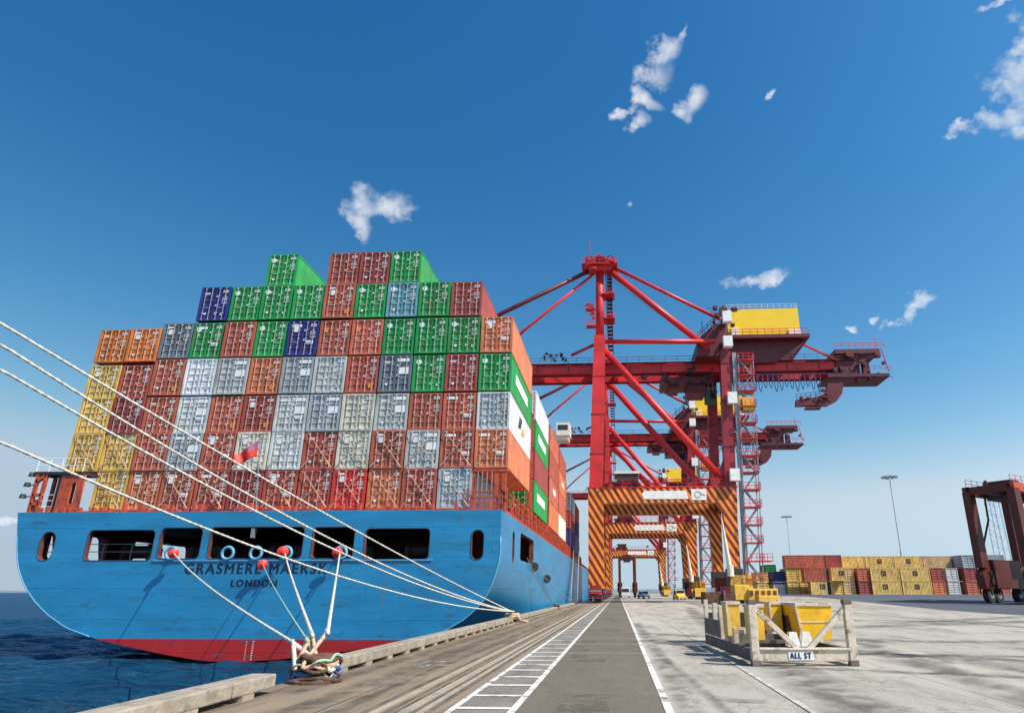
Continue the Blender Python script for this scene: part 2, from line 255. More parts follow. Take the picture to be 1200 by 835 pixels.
def ground_mat(name, c1, c2, crack=True, grain=.25, slab=None, stain=(.2,.18,.15), stain_amt=.6, stretch=(1,1,1), big=.12, lo=.48, hi=.66):
    m = bpy.data.materials.new(name); m.use_nodes = True; t = m.node_tree; b = t.nodes['Principled BSDF']
    b.inputs['Roughness'].default_value = .88; b.inputs['Specular IOR Level'].default_value = .25
    tc = N(t, 'ShaderNodeTexCoord')
    mp = N(t, 'ShaderNodeMapping'); mp.inputs['Scale'].default_value = stretch; t.links.new(tc.outputs['Object'], mp.inputs[0])
    n1 = N(t, 'ShaderNodeTexNoise'); n1.inputs['Scale'].default_value = big; n1.inputs['Detail'].default_value = 9; n1.inputs['Roughness'].default_value = .62; t.links.new(mp.outputs[0], n1.inputs[0])
    r1 = N(t, 'ShaderNodeMapRange'); r1.inputs['From Min'].default_value = .35; r1.inputs['From Max'].default_value = .65; t.links.new(n1.outputs[0], r1.inputs['Value'])
    mx = N(t, 'ShaderNodeMix', data_type='RGBA'); mx.inputs[6].default_value = (*c1, 1); mx.inputs[7].default_value = (*c2, 1); t.links.new(r1.outputs[0], mx.inputs[0])
    n2 = N(t, 'ShaderNodeTexNoise'); n2.inputs['Scale'].default_value = big * 4.5; n2.inputs['Detail'].default_value = 10; n2.inputs['Roughness'].default_value = .7; t.links.new(mp.outputs[0], n2.inputs[0])
    r2 = N(t, 'ShaderNodeMapRange'); r2.inputs['From Min'].default_value = lo; r2.inputs['From Max'].default_value = hi; r2.inputs['To Max'].default_value = stain_amt; t.links.new(n2.outputs[0], r2.inputs['Value'])
    m2 = N(t, 'ShaderNodeMix', data_type='RGBA'); m2.inputs[7].default_value = (*stain, 1); t.links.new(r2.outputs[0], m2.inputs[0]); t.links.new(mx.outputs[2], m2.inputs[6])
    n3 = N(t, 'ShaderNodeTexNoise'); n3.inputs['Scale'].default_value = 28; n3.inputs['Detail'].default_value = 4; t.links.new(tc.outputs['Object'], n3.inputs[0])
    r3 = N(t, 'ShaderNodeMapRange'); r3.inputs['From Min'].default_value = .25; r3.inputs['From Max'].default_value = .75; r3.inputs['To Min'].default_value = 1 - grain; r3.inputs['To Max'].default_value = 1 + grain; t.links.new(n3.outputs[0], r3.inputs['Value'])
    s = N(t, 'ShaderNodeVectorMath', operation='SCALE'); t.links.new(m2.outputs[2], s.inputs[0]); t.links.new(r3.outputs[0], s.inputs['Scale'])
    cur = s.outputs[0]
    if crack:
        v = N(t, 'ShaderNodeTexVoronoi', feature='DISTANCE_TO_EDGE'); v.inputs['Scale'].default_value = .33
        nn = N(t, 'ShaderNodeTexNoise'); nn.inputs['Scale'].default_value = 1.1; nn.inputs['Detail'].default_value = 5; t.links.new(tc.outputs['Object'], nn.inputs[0])
        wa = N(t, 'ShaderNodeVectorMath', operation='MULTIPLY_ADD'); wa.inputs[1].default_value = (1.6,) * 3; t.links.new(nn.outputs['Color'], wa.inputs[0]); t.links.new(tc.outputs['Object'], wa.inputs[2])
        t.links.new(wa.outputs[0], v.inputs['Vector'])
        rv = N(t, 'ShaderNodeMapRange'); rv.inputs['From Min'].default_value = .0; rv.inputs['From Max'].default_value = .012; rv.inputs['To Min'].default_value = .45; rv.inputs['To Max'].default_value = 0; t.links.new(v.outputs['Distance'], rv.inputs['Value'])
        m5 = N(t, 'ShaderNodeMix', data_type='RGBA'); m5.inputs[7].default_value = (.09, .08, .07, 1); t.links.new(rv.outputs[0], m5.inputs[0]); t.links.new(cur, m5.inputs[6]); cur = m5.outputs[2]
    if slab:
        br = N(t, 'ShaderNodeTexBrick', offset=0.0); br.inputs['Scale'].default_value = 1; br.inputs['Brick Width'].default_value = slab[0]; br.inputs['Row Height'].default_value = slab[1]; br.inputs['Mortar Size'].default_value = .022; br.inputs['Mortar Smooth'].default_value = .3
        t.links.new(tc.outputs['Object'], br.inputs['Vector'])
        sc3 = N(t, 'ShaderNodeMath', operation='MULTIPLY'); sc3.inputs[1].default_value = .6; t.links.new(br.outputs['Fac'], sc3.inputs[0])
        m6 = N(t, 'ShaderNodeMix', data_type='RGBA'); m6.inputs[7].default_value = (.12, .105, .09, 1); t.links.new(sc3.outputs[0], m6.inputs[0]); t.links.new(cur, m6.inputs[6]); cur = m6.outputs[2]
    t.links.new(cur, b.inputs['Base Color'])
    bp = N(t, 'ShaderNodeBump'); bp.inputs['Strength'].default_value = .35; bp.inputs['Distance'].default_value = .02; t.links.new(n3.outputs[0], bp.inputs['Height']); t.links.new(bp.outputs[0], b.inputs['Normal'])
    return m
M['concrete'] = ground_mat('yard_concrete', (.36,.33,.27), (.48,.445,.37), slab=(6.0, 7.5), stain=(.19,.17,.135), stain_amt=.85, stretch=(1.5,.35,1), big=.10)
M['apron'] = ground_mat('apron_brown', (.21,.16,.11), (.31,.24,.165), crack=False, stain=(.1,.07,.05), stain_amt=.75, stretch=(2.2,.18,1), big=.22)
M['asphalt'] = ground_mat('asphalt_lane', (.135,.115,.083), (.175,.152,.112), crack=True, stain=(.19,.17,.14), stain_amt=.5, stretch=(1.6,.4,1), big=.25, grain=.35)
M['yardasphalt'] = ground_mat('yard_asphalt', (.075,.085,.10), (.10,.11,.13), crack=False, stain=(.13,.13,.13), stain_amt=.6, stretch=(.4,1,1), big=.06)
M['ladder'] = ground_mat('ladder_strip_concrete', (.20,.18,.15), (.27,.245,.21), crack=False, stain=(.1,.09,.07), stain_amt=.6, stretch=(1.5,.4,1), big=.3)
M['tyremark'] = None
def skid_mat():
    m = bpy.data.materials.new('tyre_marks'); m.use_nodes = True; t = m.node_tree; b = t.nodes['Principled BSDF']
    b.inputs['Base Color'].default_value = (.09, .08, .07, 1); b.inputs['Roughness'].default_value = .85
    tc = N(t, 'ShaderNodeTexCoord')
    n = N(t, 'ShaderNodeTexNoise'); n.inputs['Scale'].default_value = 1.3; n.inputs['Detail'].default_value = 9; n.inputs['Roughness'].default_value = .7; t.links.new(tc.outputs['Object'], n.inputs[0])
    r = N(t, 'ShaderNodeMapRange'); r.inputs['From Min'].default_value = .38; r.inputs['From Max'].default_value = .68; r.inputs['To Max'].default_value = .72; t.links.new(n.outputs[0], r.inputs['Value'])
    uv = N(t, 'ShaderNodeUVMap'); sp = N(t, 'ShaderNodeSeparateXYZ'); t.links.new(uv.outputs[0], sp.inputs[0])
    # soft across: 4u(1-u)
    a = N(t, 'ShaderNodeMath', operation='SUBTRACT'); a.inputs[0].default_value = 1; t.links.new(sp.outputs[0], a.inputs[1])
    c = N(t, 'ShaderNodeMath', operation='MULTIPLY'); t.links.new(sp.outputs[0], c.inputs[0]); t.links.new(a.outputs[0], c.inputs[1])
    d = N(t, 'ShaderNodeMath', operation='MULTIPLY'); d.inputs[1].default_value = 4; t.links.new(c.outputs[0], d.inputs[0])
    e = N(t, 'ShaderNodeMath', operation='MULTIPLY'); t.links.new(d.outputs[0], e.inputs[0]); t.links.new(r.outputs[0], e.inputs[1])
    t.links.new(e.outputs[0], b.inputs['Alpha'])
    return m
M['tyremark'] = skid_mat()

# ------------------------------------------------------------------ mesh helpers
class MB:
    def __init__(s): s.v = []; s.f = []; s.mi = []; s.cur = 0
    def add(s, vs, fs):
        o = len(s.v); s.v += [tuple(v) for v in vs]; s.f += [tuple(i + o for i in f) for f in fs]; s.mi += [s.cur] * len(fs); return s
    def box(s, x0, x1, y0, y1, z0, z1):
        if x0 > x1: x0, x1 = x1, x0
        if y0 > y1: y0, y1 = y1, y0
        if z0 > z1: z0, z1 = z1, z0
        return s.add([(x0,y0,z0),(x1,y0,z0),(x1,y1,z0),(x0,y1,z0),(x0,y0,z1),(x1,y0,z1),(x1,y1,z1),(x0,y1,z1)],
                     [(0,3,2,1),(4,5,6,7),(0,1,5,4),(1,2,6,5),(2,3,7,6),(3,0,4,7)])
    def bar(s, a, b, w, h=None, up=(0,0,1)):
        h = h or w; a = Vector(a); b = Vector(b); d = (b - a).normalized(); up = Vector(up)
        if abs(d.dot(up)) > .97: up = Vector((0,1,0))
        r = d.cross(up).normalized() * w / 2; u = r.cross(d).normalized() * h / 2
        vs = [a-r-u, a+r-u, a+r+u, a-r+u, b-r-u, b+r-u, b+r+u, b-r+u]
        return s.add(vs, [(0,3,2,1),(4,5,6,7),(0,1,5,4),(1,2,6,5),(2,3,7,6),(3,0,4,7)])
    def tube(s, pts, r, n=8, cap=True):
        pts = [Vector(p) for p in pts]; rs = r if isinstance(r, (list, tuple)) else [r] * len(pts)
        vs = []; fs = []
        d0 = (pts[1] - pts[0]).normalized(); up = Vector((0,0,1)) if abs(d0.z) < .9 else Vector((0,1,0))
        for i, p in enumerate(pts):
            d = (pts[min(i+1, len(pts)-1)] - pts[max(i-1, 0)]).normalized()
            x = d.cross(up).normalized(); up = x.cross(d).normalized()
            for k in range(n):
                a = 2 * math.pi * k / n; vs.append(p + (x * math.cos(a) + up * math.sin(a)) * rs[i])
        for i in range(len(pts) - 1):
            for k in range(n): fs.append((i*n+k, i*n+(k+1)%n, (i+1)*n+(k+1)%n, (i+1)*n+k))
        if cap: fs.append(tuple(range(n))[::-1]); fs.append(tuple((len(pts)-1)*n+k for k in range(n)))
        return s.add(vs, fs)
    def prism(s, poly, axis, a, b):
        n = len(poly)
        def P(p, t): return {'x': (t, p[0], p[1]), 'y': (p[0], t, p[1]), 'z': (p[0], p[1], t)}[axis]
        vs = [P(p, a) for p in poly] + [P(p, b) for p in poly]
        fs = [tuple(range(n)), tuple(range(n, 2*n))[::-1]] + [(i, i+n, (i+1)%n+n, (i+1)%n) for i in range(n)]
        return s.add(vs, fs)
    def torus(s, c, R_, r, axis='y', n=24, m=8, arc=1.0):
        pts = []
        for i in range(n + 1):
            a = 2 * math.pi * i / n * arc
            p = {'y': (math.cos(a), 0, math.sin(a)), 'x': (0, math.cos(a), math.sin(a)), 'z': (math.cos(a), math.sin(a), 0)}[axis]
            pts.append(Vector(c) + Vector(p) * R_)
        vs = []; fs = []
        for i, p in enumerate(pts[:-1]):
            o = (p - Vector(c)).normalized(); ax = Vector({'y': (0,1,0), 'x': (1,0,0), 'z': (0,0,1)}[axis])
            for k in range(m):
                a = 2*math.pi*k/m; vs.append(p + (o*math.cos(a) + ax*math.sin(a)) * r)
        for i in range(n):
            for k in range(m): fs.append((i*m+k, i*m+(k+1)%m, ((i+1)%n)*m+(k+1)%m, ((i+1)%n)*m+k))
        return s.add(vs, fs)
    def sheet(s, x0, x1, y0, y1, z): return s.add([(x0,y0,z),(x1,y0,z),(x1,y1,z),(x0,y1,z)], [(0,1,2,3)])
    def build(s, name, m, parent=None, smooth=False, loc=None, color=None, fix=True):
        me = bpy.data.meshes.new(name); me.from_pydata(s.v, [], s.f); ms = m if isinstance(m, (list, tuple)) else [m]
        for q in ms: me.materials.append(q)
        if len(ms) > 1:
            for p, i in zip(me.polygons, s.mi): p.material_index = i
        if fix:
            bm = bmesh.new(); bm.from_mesh(me); bmesh.ops.recalc_face_normals(bm, faces=bm.faces); bm.to_mesh(me); bm.free()
        if smooth:
            for p in me.polygons: p.use_smooth = True
        o = bpy.data.objects.new(name, me); COL.objects.link(o)
        if parent: o.parent = parent
        if loc: o.location = loc
        if color: o.color = (*color, 1)
        return o
def tag(o, label, cat, group=None):
    o['label'] = label; o['category'] = cat
    if group: o['group'] = group
    return o
def thing(name, label, cat, loc=(0,0,0), rz=0, group=None):
    o = bpy.data.objects.new(name, None); COL.objects.link(o); o.location = loc; o.rotation_euler = (0,0,rz); o.empty_display_size = .3
    return tag(o, label, cat, group)
def structure(o): o['kind'] = 'structure'; return o
def bevel(o, w=.01, seg=2):
    b = o.modifiers.new('bevel', 'BEVEL'); b.width = w; b.segments = seg; b.limit_method = 'ANGLE'; return o
def dup_tree(o, parent=None):
    c = o.copy(); COL.objects.link(c)
    if parent: c.parent = parent
    for ch in list(o.children): dup_tree(ch, c)
    return c
def ss(a, b, x): t = max(0, min(1, (x-a)/(b-a))); return t*t*(3-2*t)

# ================================================================== SETTING
WATER = -2.42
import numpy as np
def spaced(a, b, st, lo, hi):
    c = [a + st*i for i in range(int((b-a)/st)+1)]; o = []; x = a; d = st
    while x > lo: d *= 1.35; x -= d; o.append(max(x, lo))
    c = o[::-1] + c; x = b; d = st
    while x < hi: d *= 1.35; x += d; c.append(min(x, hi))
    return np.array(c)
wx = spaced(-95, -5, .42, -30000, 30000); wy = spaced(8, 150, .42, -2000, 30000)
GX, GY = np.meshgrid(wx, wy); GZ = np.zeros_like(GX); rw = np.random.RandomState(2)
for _ in range(46):
    lam = 1.1 * (9.5/1.1) ** rw.rand(); th = 2.2 + rw.randn()*.55; k_ = 2*math.pi/lam
    GZ += lam*.0085*np.sin(k_*(GX*math.cos(th) + GY*math.sin(th)) + rw.rand()*6.28 + .6*np.sin(GX*.11+GY*.07+rw.rand()*6))
GZ = GZ - .25*np.abs(GZ)
fade = np.clip((-GX-.0+3)/6, 0, 1) * np.clip((100+GX)/8, 0, 1) * np.clip((GY-8)/3, 0, 1) * np.clip((152-GY)/20, 0, 1)
wm = bpy.data.meshes.new('water'); nxw, nyw = len(wx), len(wy)
I = np.arange(nyw*nxw).reshape(nyw, nxw); F = np.stack([I[:-1,:-1], I[:-1,1:], I[1:,1:], I[1:,:-1]], -1).reshape(-1, 4)
wm.from_pydata(np.stack([GX, GY, GZ*fade + WATER], -1).reshape(-1, 3).tolist(), [], F.tolist())
for p in wm.polygons: p.use_smooth = True
wm.materials.append(M['water']); wo = bpy.data.objects.new('water', wm); COL.objects.link(wo); structure(wo)

def gz(x, y): return 1.2 * ss(22, 33, x) * ss(56, 120, y)
xs = [-6.3, 0, 8, 15, 20, 22, 23, 24, 25, 26, 27, 28, 29, 30, 31, 32, 33, 36, 50, 100, 300, 1500]
ys = [-60, 0, 30, 50] + list(range(56, 121, 4)) + [150, 200, 500, 1200, 2600]
def grid(xs, ys, dz):
    vs = [(x, y, gz(x, y) + dz) for y in ys for x in xs]; n = len(xs)
    fs = [(j*n+i, j*n+i+1, (j+1)*n+i+1, (j+1)*n+i) for j in range(len(ys)-1) for i in range(n-1)]
    return vs, fs
mb = MB(); mb.add(*grid(xs, ys, 0))
structure(mb.build('ground', M['concrete'], fix=False))
mb = MB(); mb.add(*grid([x for x in xs if x >= 30], ys, .004))
structure(mb.build('yard_road', M['yardasphalt'], fix=False))
# quay wall down to the water
mb = MB(); mb.box(-6.3, -6.0, -60, 2600, -6, -.01)
for k in range(60): mb.box(-6.42, -6.3, -20 + k*12, -19.5 + k*12, -5, -.3)
structure(mb.build('quay_wall', M['quaywall']))
mb = MB(); mb.sheet(-6.3, -2.5, -60, 800, .004); structure(mb.build('quay_apron', M['apron'], fix=False))
mb = MB(); mb.sheet(-2.5, -1.5, -60, 800, .0045); structure(mb.build('walkway', M['ladder'], fix=False))
mb = MB(); mb.sheet(-1.5, .64, -60, 800, .004); structure(mb.build('road', M['asphalt'], fix=False))
# transverse joints across the lane
mb = MB()
for y in (20.2, 23.6, 26.6, 52.0, 78.0): mb.sheet(-1.46, .62, y - .16, y + .16, .008)
structure(mb.build('lane_joint', M['ladder'], fix=False))
mb = MB()
rp = random.Random(4)
for k in range(14):
    y = rp.uniform(4, 90); x = rp.uniform(-1.4, -.2); w = rp.uniform(.3, .8); h = rp.uniform(.6, 3.0)
    mb.sheet(x, min(x + w, .6), y, y + h, .0065 + k*.0002)
structure(mb.build('road_patch', ground_mat('asphalt_patch', (.10,.088,.065), (.14,.12,.09), crack=False, stain=(.2,.175,.13), stain_amt=.8, big=.8, grain=.35), fix=False))
# rails & grooves in the apron
mb = MB()
for x, w in ((-3.62, .05), (-3.30, .035), (-3.18, .03), (-2.92, .03), (-2.72, .05), (-4.3, .02)): mb.sheet(x - w, x + w, -60, 500, .008)
structure(mb.build('rail_groove', mat('groove_dirt', (.12,.095,.07), rough=.9, var=.4, nscale=1.2, dirt=(.25,.19,.13), dirt_amt=.8, dirt_scale=1.5), fix=False))
mb = MB()
for x, w in ((-3.46, .05), (-3.05, .06), (-2.82, .04), (19.5, .06)): mb.box(x - w, x + w, -60, 500, -.05, .02)
structure(mb.build('crane_rail', mat('worn_rail', (.42,.36,.28), rough=.5, var=.3, nscale=2, dirt=(.25,.15,.08), dirt_amt=.7, dirt_scale=2)))
# painted markings
mb = MB()
def wobble_line(mb, x, w, y0, y1, z, step=4):
    y = y0
    while y < y1:
        mb.sheet(x - w/2, x + w/2, y, min(y + step, y1), z); y += step
wobble_line(mb, -2.43, .10, -20, 300, .0125); wobble_line(mb, -1.54, .11, -20, 300, .0125)
ry = [2.8, 4.4, 6, 7.6, 9.3, 10.75, 12.0, 13.3, 14.55, 15.8, 16.9, 17.95, 19.1, 20.3, 21.8, 23.4, 25.2, 27.2, 29.5, 32, 34.8]
for y in ry: mb.sheet(-2.38, -1.6, y - .09, y + .09, .0125)
structure(mb.build('road_marking', M['roadpaint'], fix=False))
mb = MB(); wobble_line(mb, .70, .12, -20, 300, .0125); structure(mb.build('road_edge_line', M['roadpaint'], fix=False))
mb = MB(); wobble_line(mb, 2.72, .10, -20, 300, .0125); wobble_line(mb, 6.25, .08, 30, 300, .0125); structure(mb.build('lane_line', M['oldpaint'], fix=False))
mb = MB()
for (x, y, w, h) in ((-4.9,16.4,.5,.12),(-4.75,16.9,.12,.9),(-4.55,17.5,.5,.12),(-4.5,16.2,.1,.7),(-4.2,16.7,.35,.1)): mb.sheet(x, x+w, y, y+h, .009)
structure(mb.build('worn_paint_mark', M['oldpaint'], fix=False))
# tyre marks: curved bands
def band(pts, w, z):
    vs = []; fs = []; n = len(pts)
    for i, p in enumerate(pts):
        a = Vector(pts[max(i-1,0)]); b = Vector(pts[min(i+1,n-1)]); d = (b-a).normalized(); nn = Vector((-d.y, d.x))
        p = Vector(p); vs += [(p.x - nn.x*w/2, p.y - nn.y*w/2, z), (p.x + nn.x*w/2, p.y + nn.y*w/2, z)]
    fs = [(2*i, 2*i+1, 2*i+3, 2*i+2) for i in range(n-1)]
    return vs, fs
def skid(name, curves, z=.010):
    vs = []; fs = []
    for pts, w in curves:
        q = []
        for i in range(25):
            t = i/24; p0, p1, p2 = [Vector(p) for p in pts]; q.append(p0*(1-t)**2 + p1*2*t*(1-t) + p2*t*t)
        v, f = band([tuple(p) for p in q], w, z); o = len(vs); vs += v; fs += [tuple(i+o for i in g) for g in f]; z += .0015
    me = bpy.data.meshes.new(name); me.from_pydata(vs, [], fs); uvl = me.uv_layers.new(name='UVMap')
    for l in me.loops: uvl.data[l.index].uv = (l.vertex_index % 2, 0)
    me.materials.append(M['tyremark']); o = bpy.data.objects.new(name, me); COL.objects.link(o); structure(o)
skid('tyre_marks', [(((5.5,20),(12,22),(13,6)), 1.1), (((7.5,20),(15,21),(17,6)), .9), (((2,17.5),(8,14.5),(18,13)), .7), (((1.2,24),(14,27),(34,24)), 1.6),
                    (((.9,4),(1.2,14),(1.0,40)), .5), (((3.4,2),(3.6,30),(8,80)), 1.5), (((6,48),(16,40),(40,42)), 2.2), (((.8,30),(4,26),(10,26)), 1.8), (((8.2,25),(7.0,17),(6.2,9)), 1.1), (((14,40),(20,43),(29,52)), 2.2), (((5.4,23.4),(9.5,16.4),(10.6,11.2)), 1.5), (((5.8,22.6),(10.5,17),(13,12)), .8), (((7.9,34),(14,37),(34,48)), 3.0), (((.85,25.4),(2,24.4),(3.6,22.6)), 2.2), (((3.5,15.3),(3.75,15.1),(4.0,15.2)), .5), (((1.5,12),(1.8,11.4),(2.3,11.6)), .3),
                    (((8,40),(10,70),(12,120)), 2.5), (((1.6,8),(1.5,12),(1.1,20)), .25)])
skid('apron_wear', [(((-4.6,2),(-4.7,30),(-4.6,90)), .7), (((-4.1,2),(-4.05,30),(-4.1,90)), .35), (((-5.5,12),(-5.2,30),(-5.4,60)), .5)], z=.0105)

# distant shore
mb = MB()
random.seed(3)
def ridge(mb, x0, x1, y, hmin, hmax, n, dy=260):
    top = [hmin + (hmax-hmin) * (.5 + .3*math.sin(i*.37) + .2*random.random()) for i in range(n+1)]
    vs = []; fs = []
    for i in range(n+1):
        x = x0 + (x1-x0)*i/n; vs += [(x, y, -3), (x, y+dy*.4, top[i]), (x, y+dy, -3)]
    for i in range(n): fs += [(3*i, 3*i+3, 3*i+4, 3*i+1), (3*i+1, 3*i+4, 3*i+5, 3*i+2)]
    mb.add(vs, fs)
ridge(mb, -260, 4200, 2650, 10, 20, 160)
ridge(mb, -9000, -2600, 9000, 12, 30, 90, 900)
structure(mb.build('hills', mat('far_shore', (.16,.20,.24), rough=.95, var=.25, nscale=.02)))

# ================================================================== KERB
def kerb_piece(y0, y1, label):
    t = thing('quay_kerb', label, 'kerb', (-6.05, y0, 0), 0, 'concrete kerb along the quay edge')
    L = y1 - y0
    b = MB(); y = 0
    while y < L - .05:
        e = min(L, y + 2.95); b.box(-.22, .22, y, e - .04, .085, .30); y = e
    bevel(b.build('kerb_beam', M['kerb'], t), .025, 2)
    y = .12
    b = MB()
    while y < L: b.box(-.24, .225, y, min(y + .35, L), .005, .088); y += 1.5
    b.build('support_block', M['kerb'], t)
kerb_piece(2.0, 12.2, 'weathered concrete quay kerb in the near left corner, ending before the roped bollard')
kerb_piece(14.9, 39.2, 'long weathered concrete quay kerb beside the ship, between the first two bollards')
kerb_piece(42.2, 68, 'distant stretch of concrete quay kerb between second and third bollards beside the blue hull')
kerb_piece(70, 95.5, 'far stretch of concrete quay kerb just before the gangway foot')

# ================================================================== SHIP
CX, HB, YT = -24.15, 16.6, 44.0
ship = thing('container_ship', 'large blue container ship with red bottom moored along the quay, square stern facing us', 'ship')
tp = [(16.6,6.72),(16.62,3.9),(16.5,3.1),(16.15,1.95),(15.6,.95),(14.6,.05),(13.2,-.75),(11.6,-1.2),(9,-1.6),(6,-2.0),(3,-2.32),(0,-2.5)]
tpp = [(16.6,6.72),(16.05,4.6),(15.75,3.7),(15.45,3.0),(14.75,2.0),(13.9,1.15),(12.7,.25),(11.2,-.55),(9.2,-1.15),(7,-1.6),(4.5,-2.05),(2,-2.4),(0,-2.5)]
mp_ = [(16.6,6.72),(16.6,3.9),(16.6,1),(16.6,-3),(16.6,-8),(16.2,-10),(15.2,-11.5),(13,-12.3),(10,-12.5),(6,-12.5),(3,-12.5),(0,-12.5)]
def resample(p, n):
    L = [0]
    for i in range(1, len(p)): L.append(L[-1] + math.dist(p[i], p[i-1]))
    o = []
    for k in range(n):
        t = L[-1] * k / (n-1); i = 1
        while i < len(p)-1 and L[i] < t: i += 1
        f = (t - L[i-1]) / (L[i] - L[i-1]); o.append((p[i-1][0]*(1-f)+p[i][0]*f, p[i-1][1]*(1-f)+p[i][1]*f))
    return o
NP = 40; TP = resample(tp, NP); TPP = resample(tpp, NP); MPp = resample(mp_, NP)
secs = [44, 44.6, 45.5, 47, 49, 52, 56, 60, 66, 72, 80, 90, 110, 150, 200, 240, 262, 280, 295, 308, 318, 326, 332]
vs = []; fs = []
for Y in secs:
    k = ss(43.5, 88, Y); w = 1.0 if Y < 240 else max(.012, math.sqrt(max(0, 1 - ((Y-240)/92.5)**2)))
    half = [((a[0]*(1-k)+b[0]*k)*w, a[1]*(1-k)+b[1]*k) for a, b in zip(TP, MPp)]
    halfp = [((a[0]*(1-k)+b[0]*k)*w, a[1]*(1-k)+b[1]*k) for a, b in zip(TPP, MPp)]
    sheer = 0 if Y < 240 else (Y-240)/92*4
    ring = [(CX + x, Y, z + (sheer if z > 3 else 0)) for x, z in half] + [(CX - x, Y, z + (sheer if z > 3 else 0)) for x, z in halfp[-2::-1]]
    vs += ring
n = 2*NP - 1
for i in range(len(secs)-1):
    for k in range(n-1): fs.append((i*n+k, i*n+k+1, (i+1)*n+k+1, (i+1)*n+k))
    fs.append((i*n+n-1, i*n, (i+1)*n, (i+1)*n+n-1))
fs.append(tuple(range(n))[::-1]); fs.append(tuple((len(secs)-1)*n + k for k in range(n)))
hb = MB(); hb.add(vs, fs)
hull = hb.build('hull', [M['hull'], M['hull_in']], ship)

def rrect(x0, x1, z0, z1, r, seg=5):
    r = min(r, (x1-x0)/2 - .001, (z1-z0)/2 - .001); p = []
    for cx, cz, a0 in ((x1-r, z1-r, 0), (x0+r, z1-r, 90), (x0+r, z0+r, 180), (x1-r, z0+r, 270)):
        for i in range(seg+1): a = R(a0 + 90*i/seg); p.append((cx + r*math.cos(a), cz + r*math.sin(a)))
    return p
def cut(target, mbs):
    cutters = []
    for b in mbs:
        c = b.build('cut', M['hull_in']); cutters.append(c)
        md = target.modifiers.new('b', 'BOOLEAN'); md.operation = 'DIFFERENCE'; md.object = c; md.solver = 'EXACT'
    dg = bpy.context.evaluated_depsgraph_get(); me = bpy.data.meshes.new_from_object(target.evaluated_get(dg))
    target.modifiers.clear(); target.data = me
    for c in cutters: bpy.data.objects.remove(c, do_unlink=True)
win = [(-35.3,-30.75,3.60,5.50,.28),(-30.3,-27.5,3.70,5.62,.28),(-26.9,-20.6,3.70,5.66,.28),(-19.95,-17.2,3.70,5.62,.28),(-16.45,-12.2,3.62,5.52,.28),
       (-38.55,-37.6,3.6,5.4,.46),(-9.42,-8.65,3.6,5.4,.38)]
room = MB(); room.box(-39.6, -7.95, 44.35, 63.5, 3.45, 6.2)
holes = MB()
for x0, x1, z0, z1, r in win: holes.prism(rrect(x0, x1, z0, z1, r), 'y', 43.6, 44.7)
hs_ = MB(); hs_.prism(rrect(53.2, 61.8, 3.95, 6.0, .3), 'x', -8.3, -7.2); hs_.prism(rrect(49.1, 50.2, 3.6, 5.8, .5), 'x', -8.3, -7.2)
hp_ = MB(); hp_.prism(rrect(54.5, 62.8, 3.6, 5.6, .3), 'x', -41.2, -39.4); hp_.prism(rrect(49, 51.5, 3.8, 5.6, .3), 'x', -41.2, -39.4); hp_.prism(rrect(46, 47.0, 3.8, 5.6, .3), 'x', -41.2, -39.4)
cut(hull, [room, holes, hs_, hp_])
bm = bmesh.new(); bm.from_mesh(hull.data)
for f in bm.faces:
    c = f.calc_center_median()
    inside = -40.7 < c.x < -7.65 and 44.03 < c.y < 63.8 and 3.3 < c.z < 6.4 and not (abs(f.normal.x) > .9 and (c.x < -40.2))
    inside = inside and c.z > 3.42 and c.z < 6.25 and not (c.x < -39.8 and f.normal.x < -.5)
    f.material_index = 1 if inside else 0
    f.smooth = c.y > 44.3 and not inside and c.z < 6.5
bm.to_mesh(hull.data); bm.free()
if len(hull.data.materials) < 2: hull.data.materials.append(M['hull_in'])
es = hull.modifiers.new('edge', 'EDGE_SPLIT'); es.split_angle = R(40)

b = MB()
for i in range(len(TP)-1):   # pale blue tube along the transom edge
    pass
b.box(-30.5, -11.9, 43.92, 44.0, 3.53, 3.60)
b.build('rubbing_ledge', M['shipblue_rim'], ship)
for s_ in (-1, 1):
    rim = MB(); rim.tube([(CX + s_*x, 44.02, z) for x, z in (TP if s_ > 0 else TPP)[3:-1] if z > -1.15], .05, 6)
    rim.build('transom_rim', M['shipblue_rim'], ship, smooth=True)
# window surrounds
for x0, x1, z0, z1, r in win:
    p = rrect(x0 - .03, x1 + .03, z0 - .03, z1 + .03, r)
    wb = MB(); wb.tube([(q[0], 43.99, q[1]) for q in p] + [(p[0][0], 43.99, p[0][1])], .022, 5); wb.build('opening_rim', M['darksteel'], ship)
# mooring fittings inside the openings (deck winches, bitts)
for x in (-34, -29, -23.2, -18.6, -13.6):
    w = MB(); w.tube([(x-.8, 47.5, 4.3), (x+.8, 47.5, 4.3)], .45, 14); w.torus((x-.8,47.5,4.3), .55, .1, 'x'); w.torus((x+.8,47.5,4.3), .55, .1, 'x'); w.box(x-1.1, x-.9, 47, 48, 3.45, 4.6); w.box(x+.9, x+1.3, 47, 48, 3.45, 4.6)
    w.build('mooring_winch', M['darksteel'], ship)
rl = MB()
for z in (4.2, 4.7): rl.tube([(-39.4, 45.2, z), (-30.4, 45.2, z)], .025, 5)
for x in range(-39, -30, 2): rl.tube([(x, 45.2, 3.45), (x, 45.2, 4.7)], .025, 5)
rl.build('handrail', M['grey'], ship)
# fairlead rings
fl = {'a': -29.3, 'b': -25.5, 'c': -23.6, 'd': -21.6, 'e': -17.95}
for x in fl.values():
    f = MB(); f.torus((x, 43.93, 4.02), .38, .10, 'y', 20, 8); f.build('fairlead', M['shipblue_rim'], ship, smooth=True)

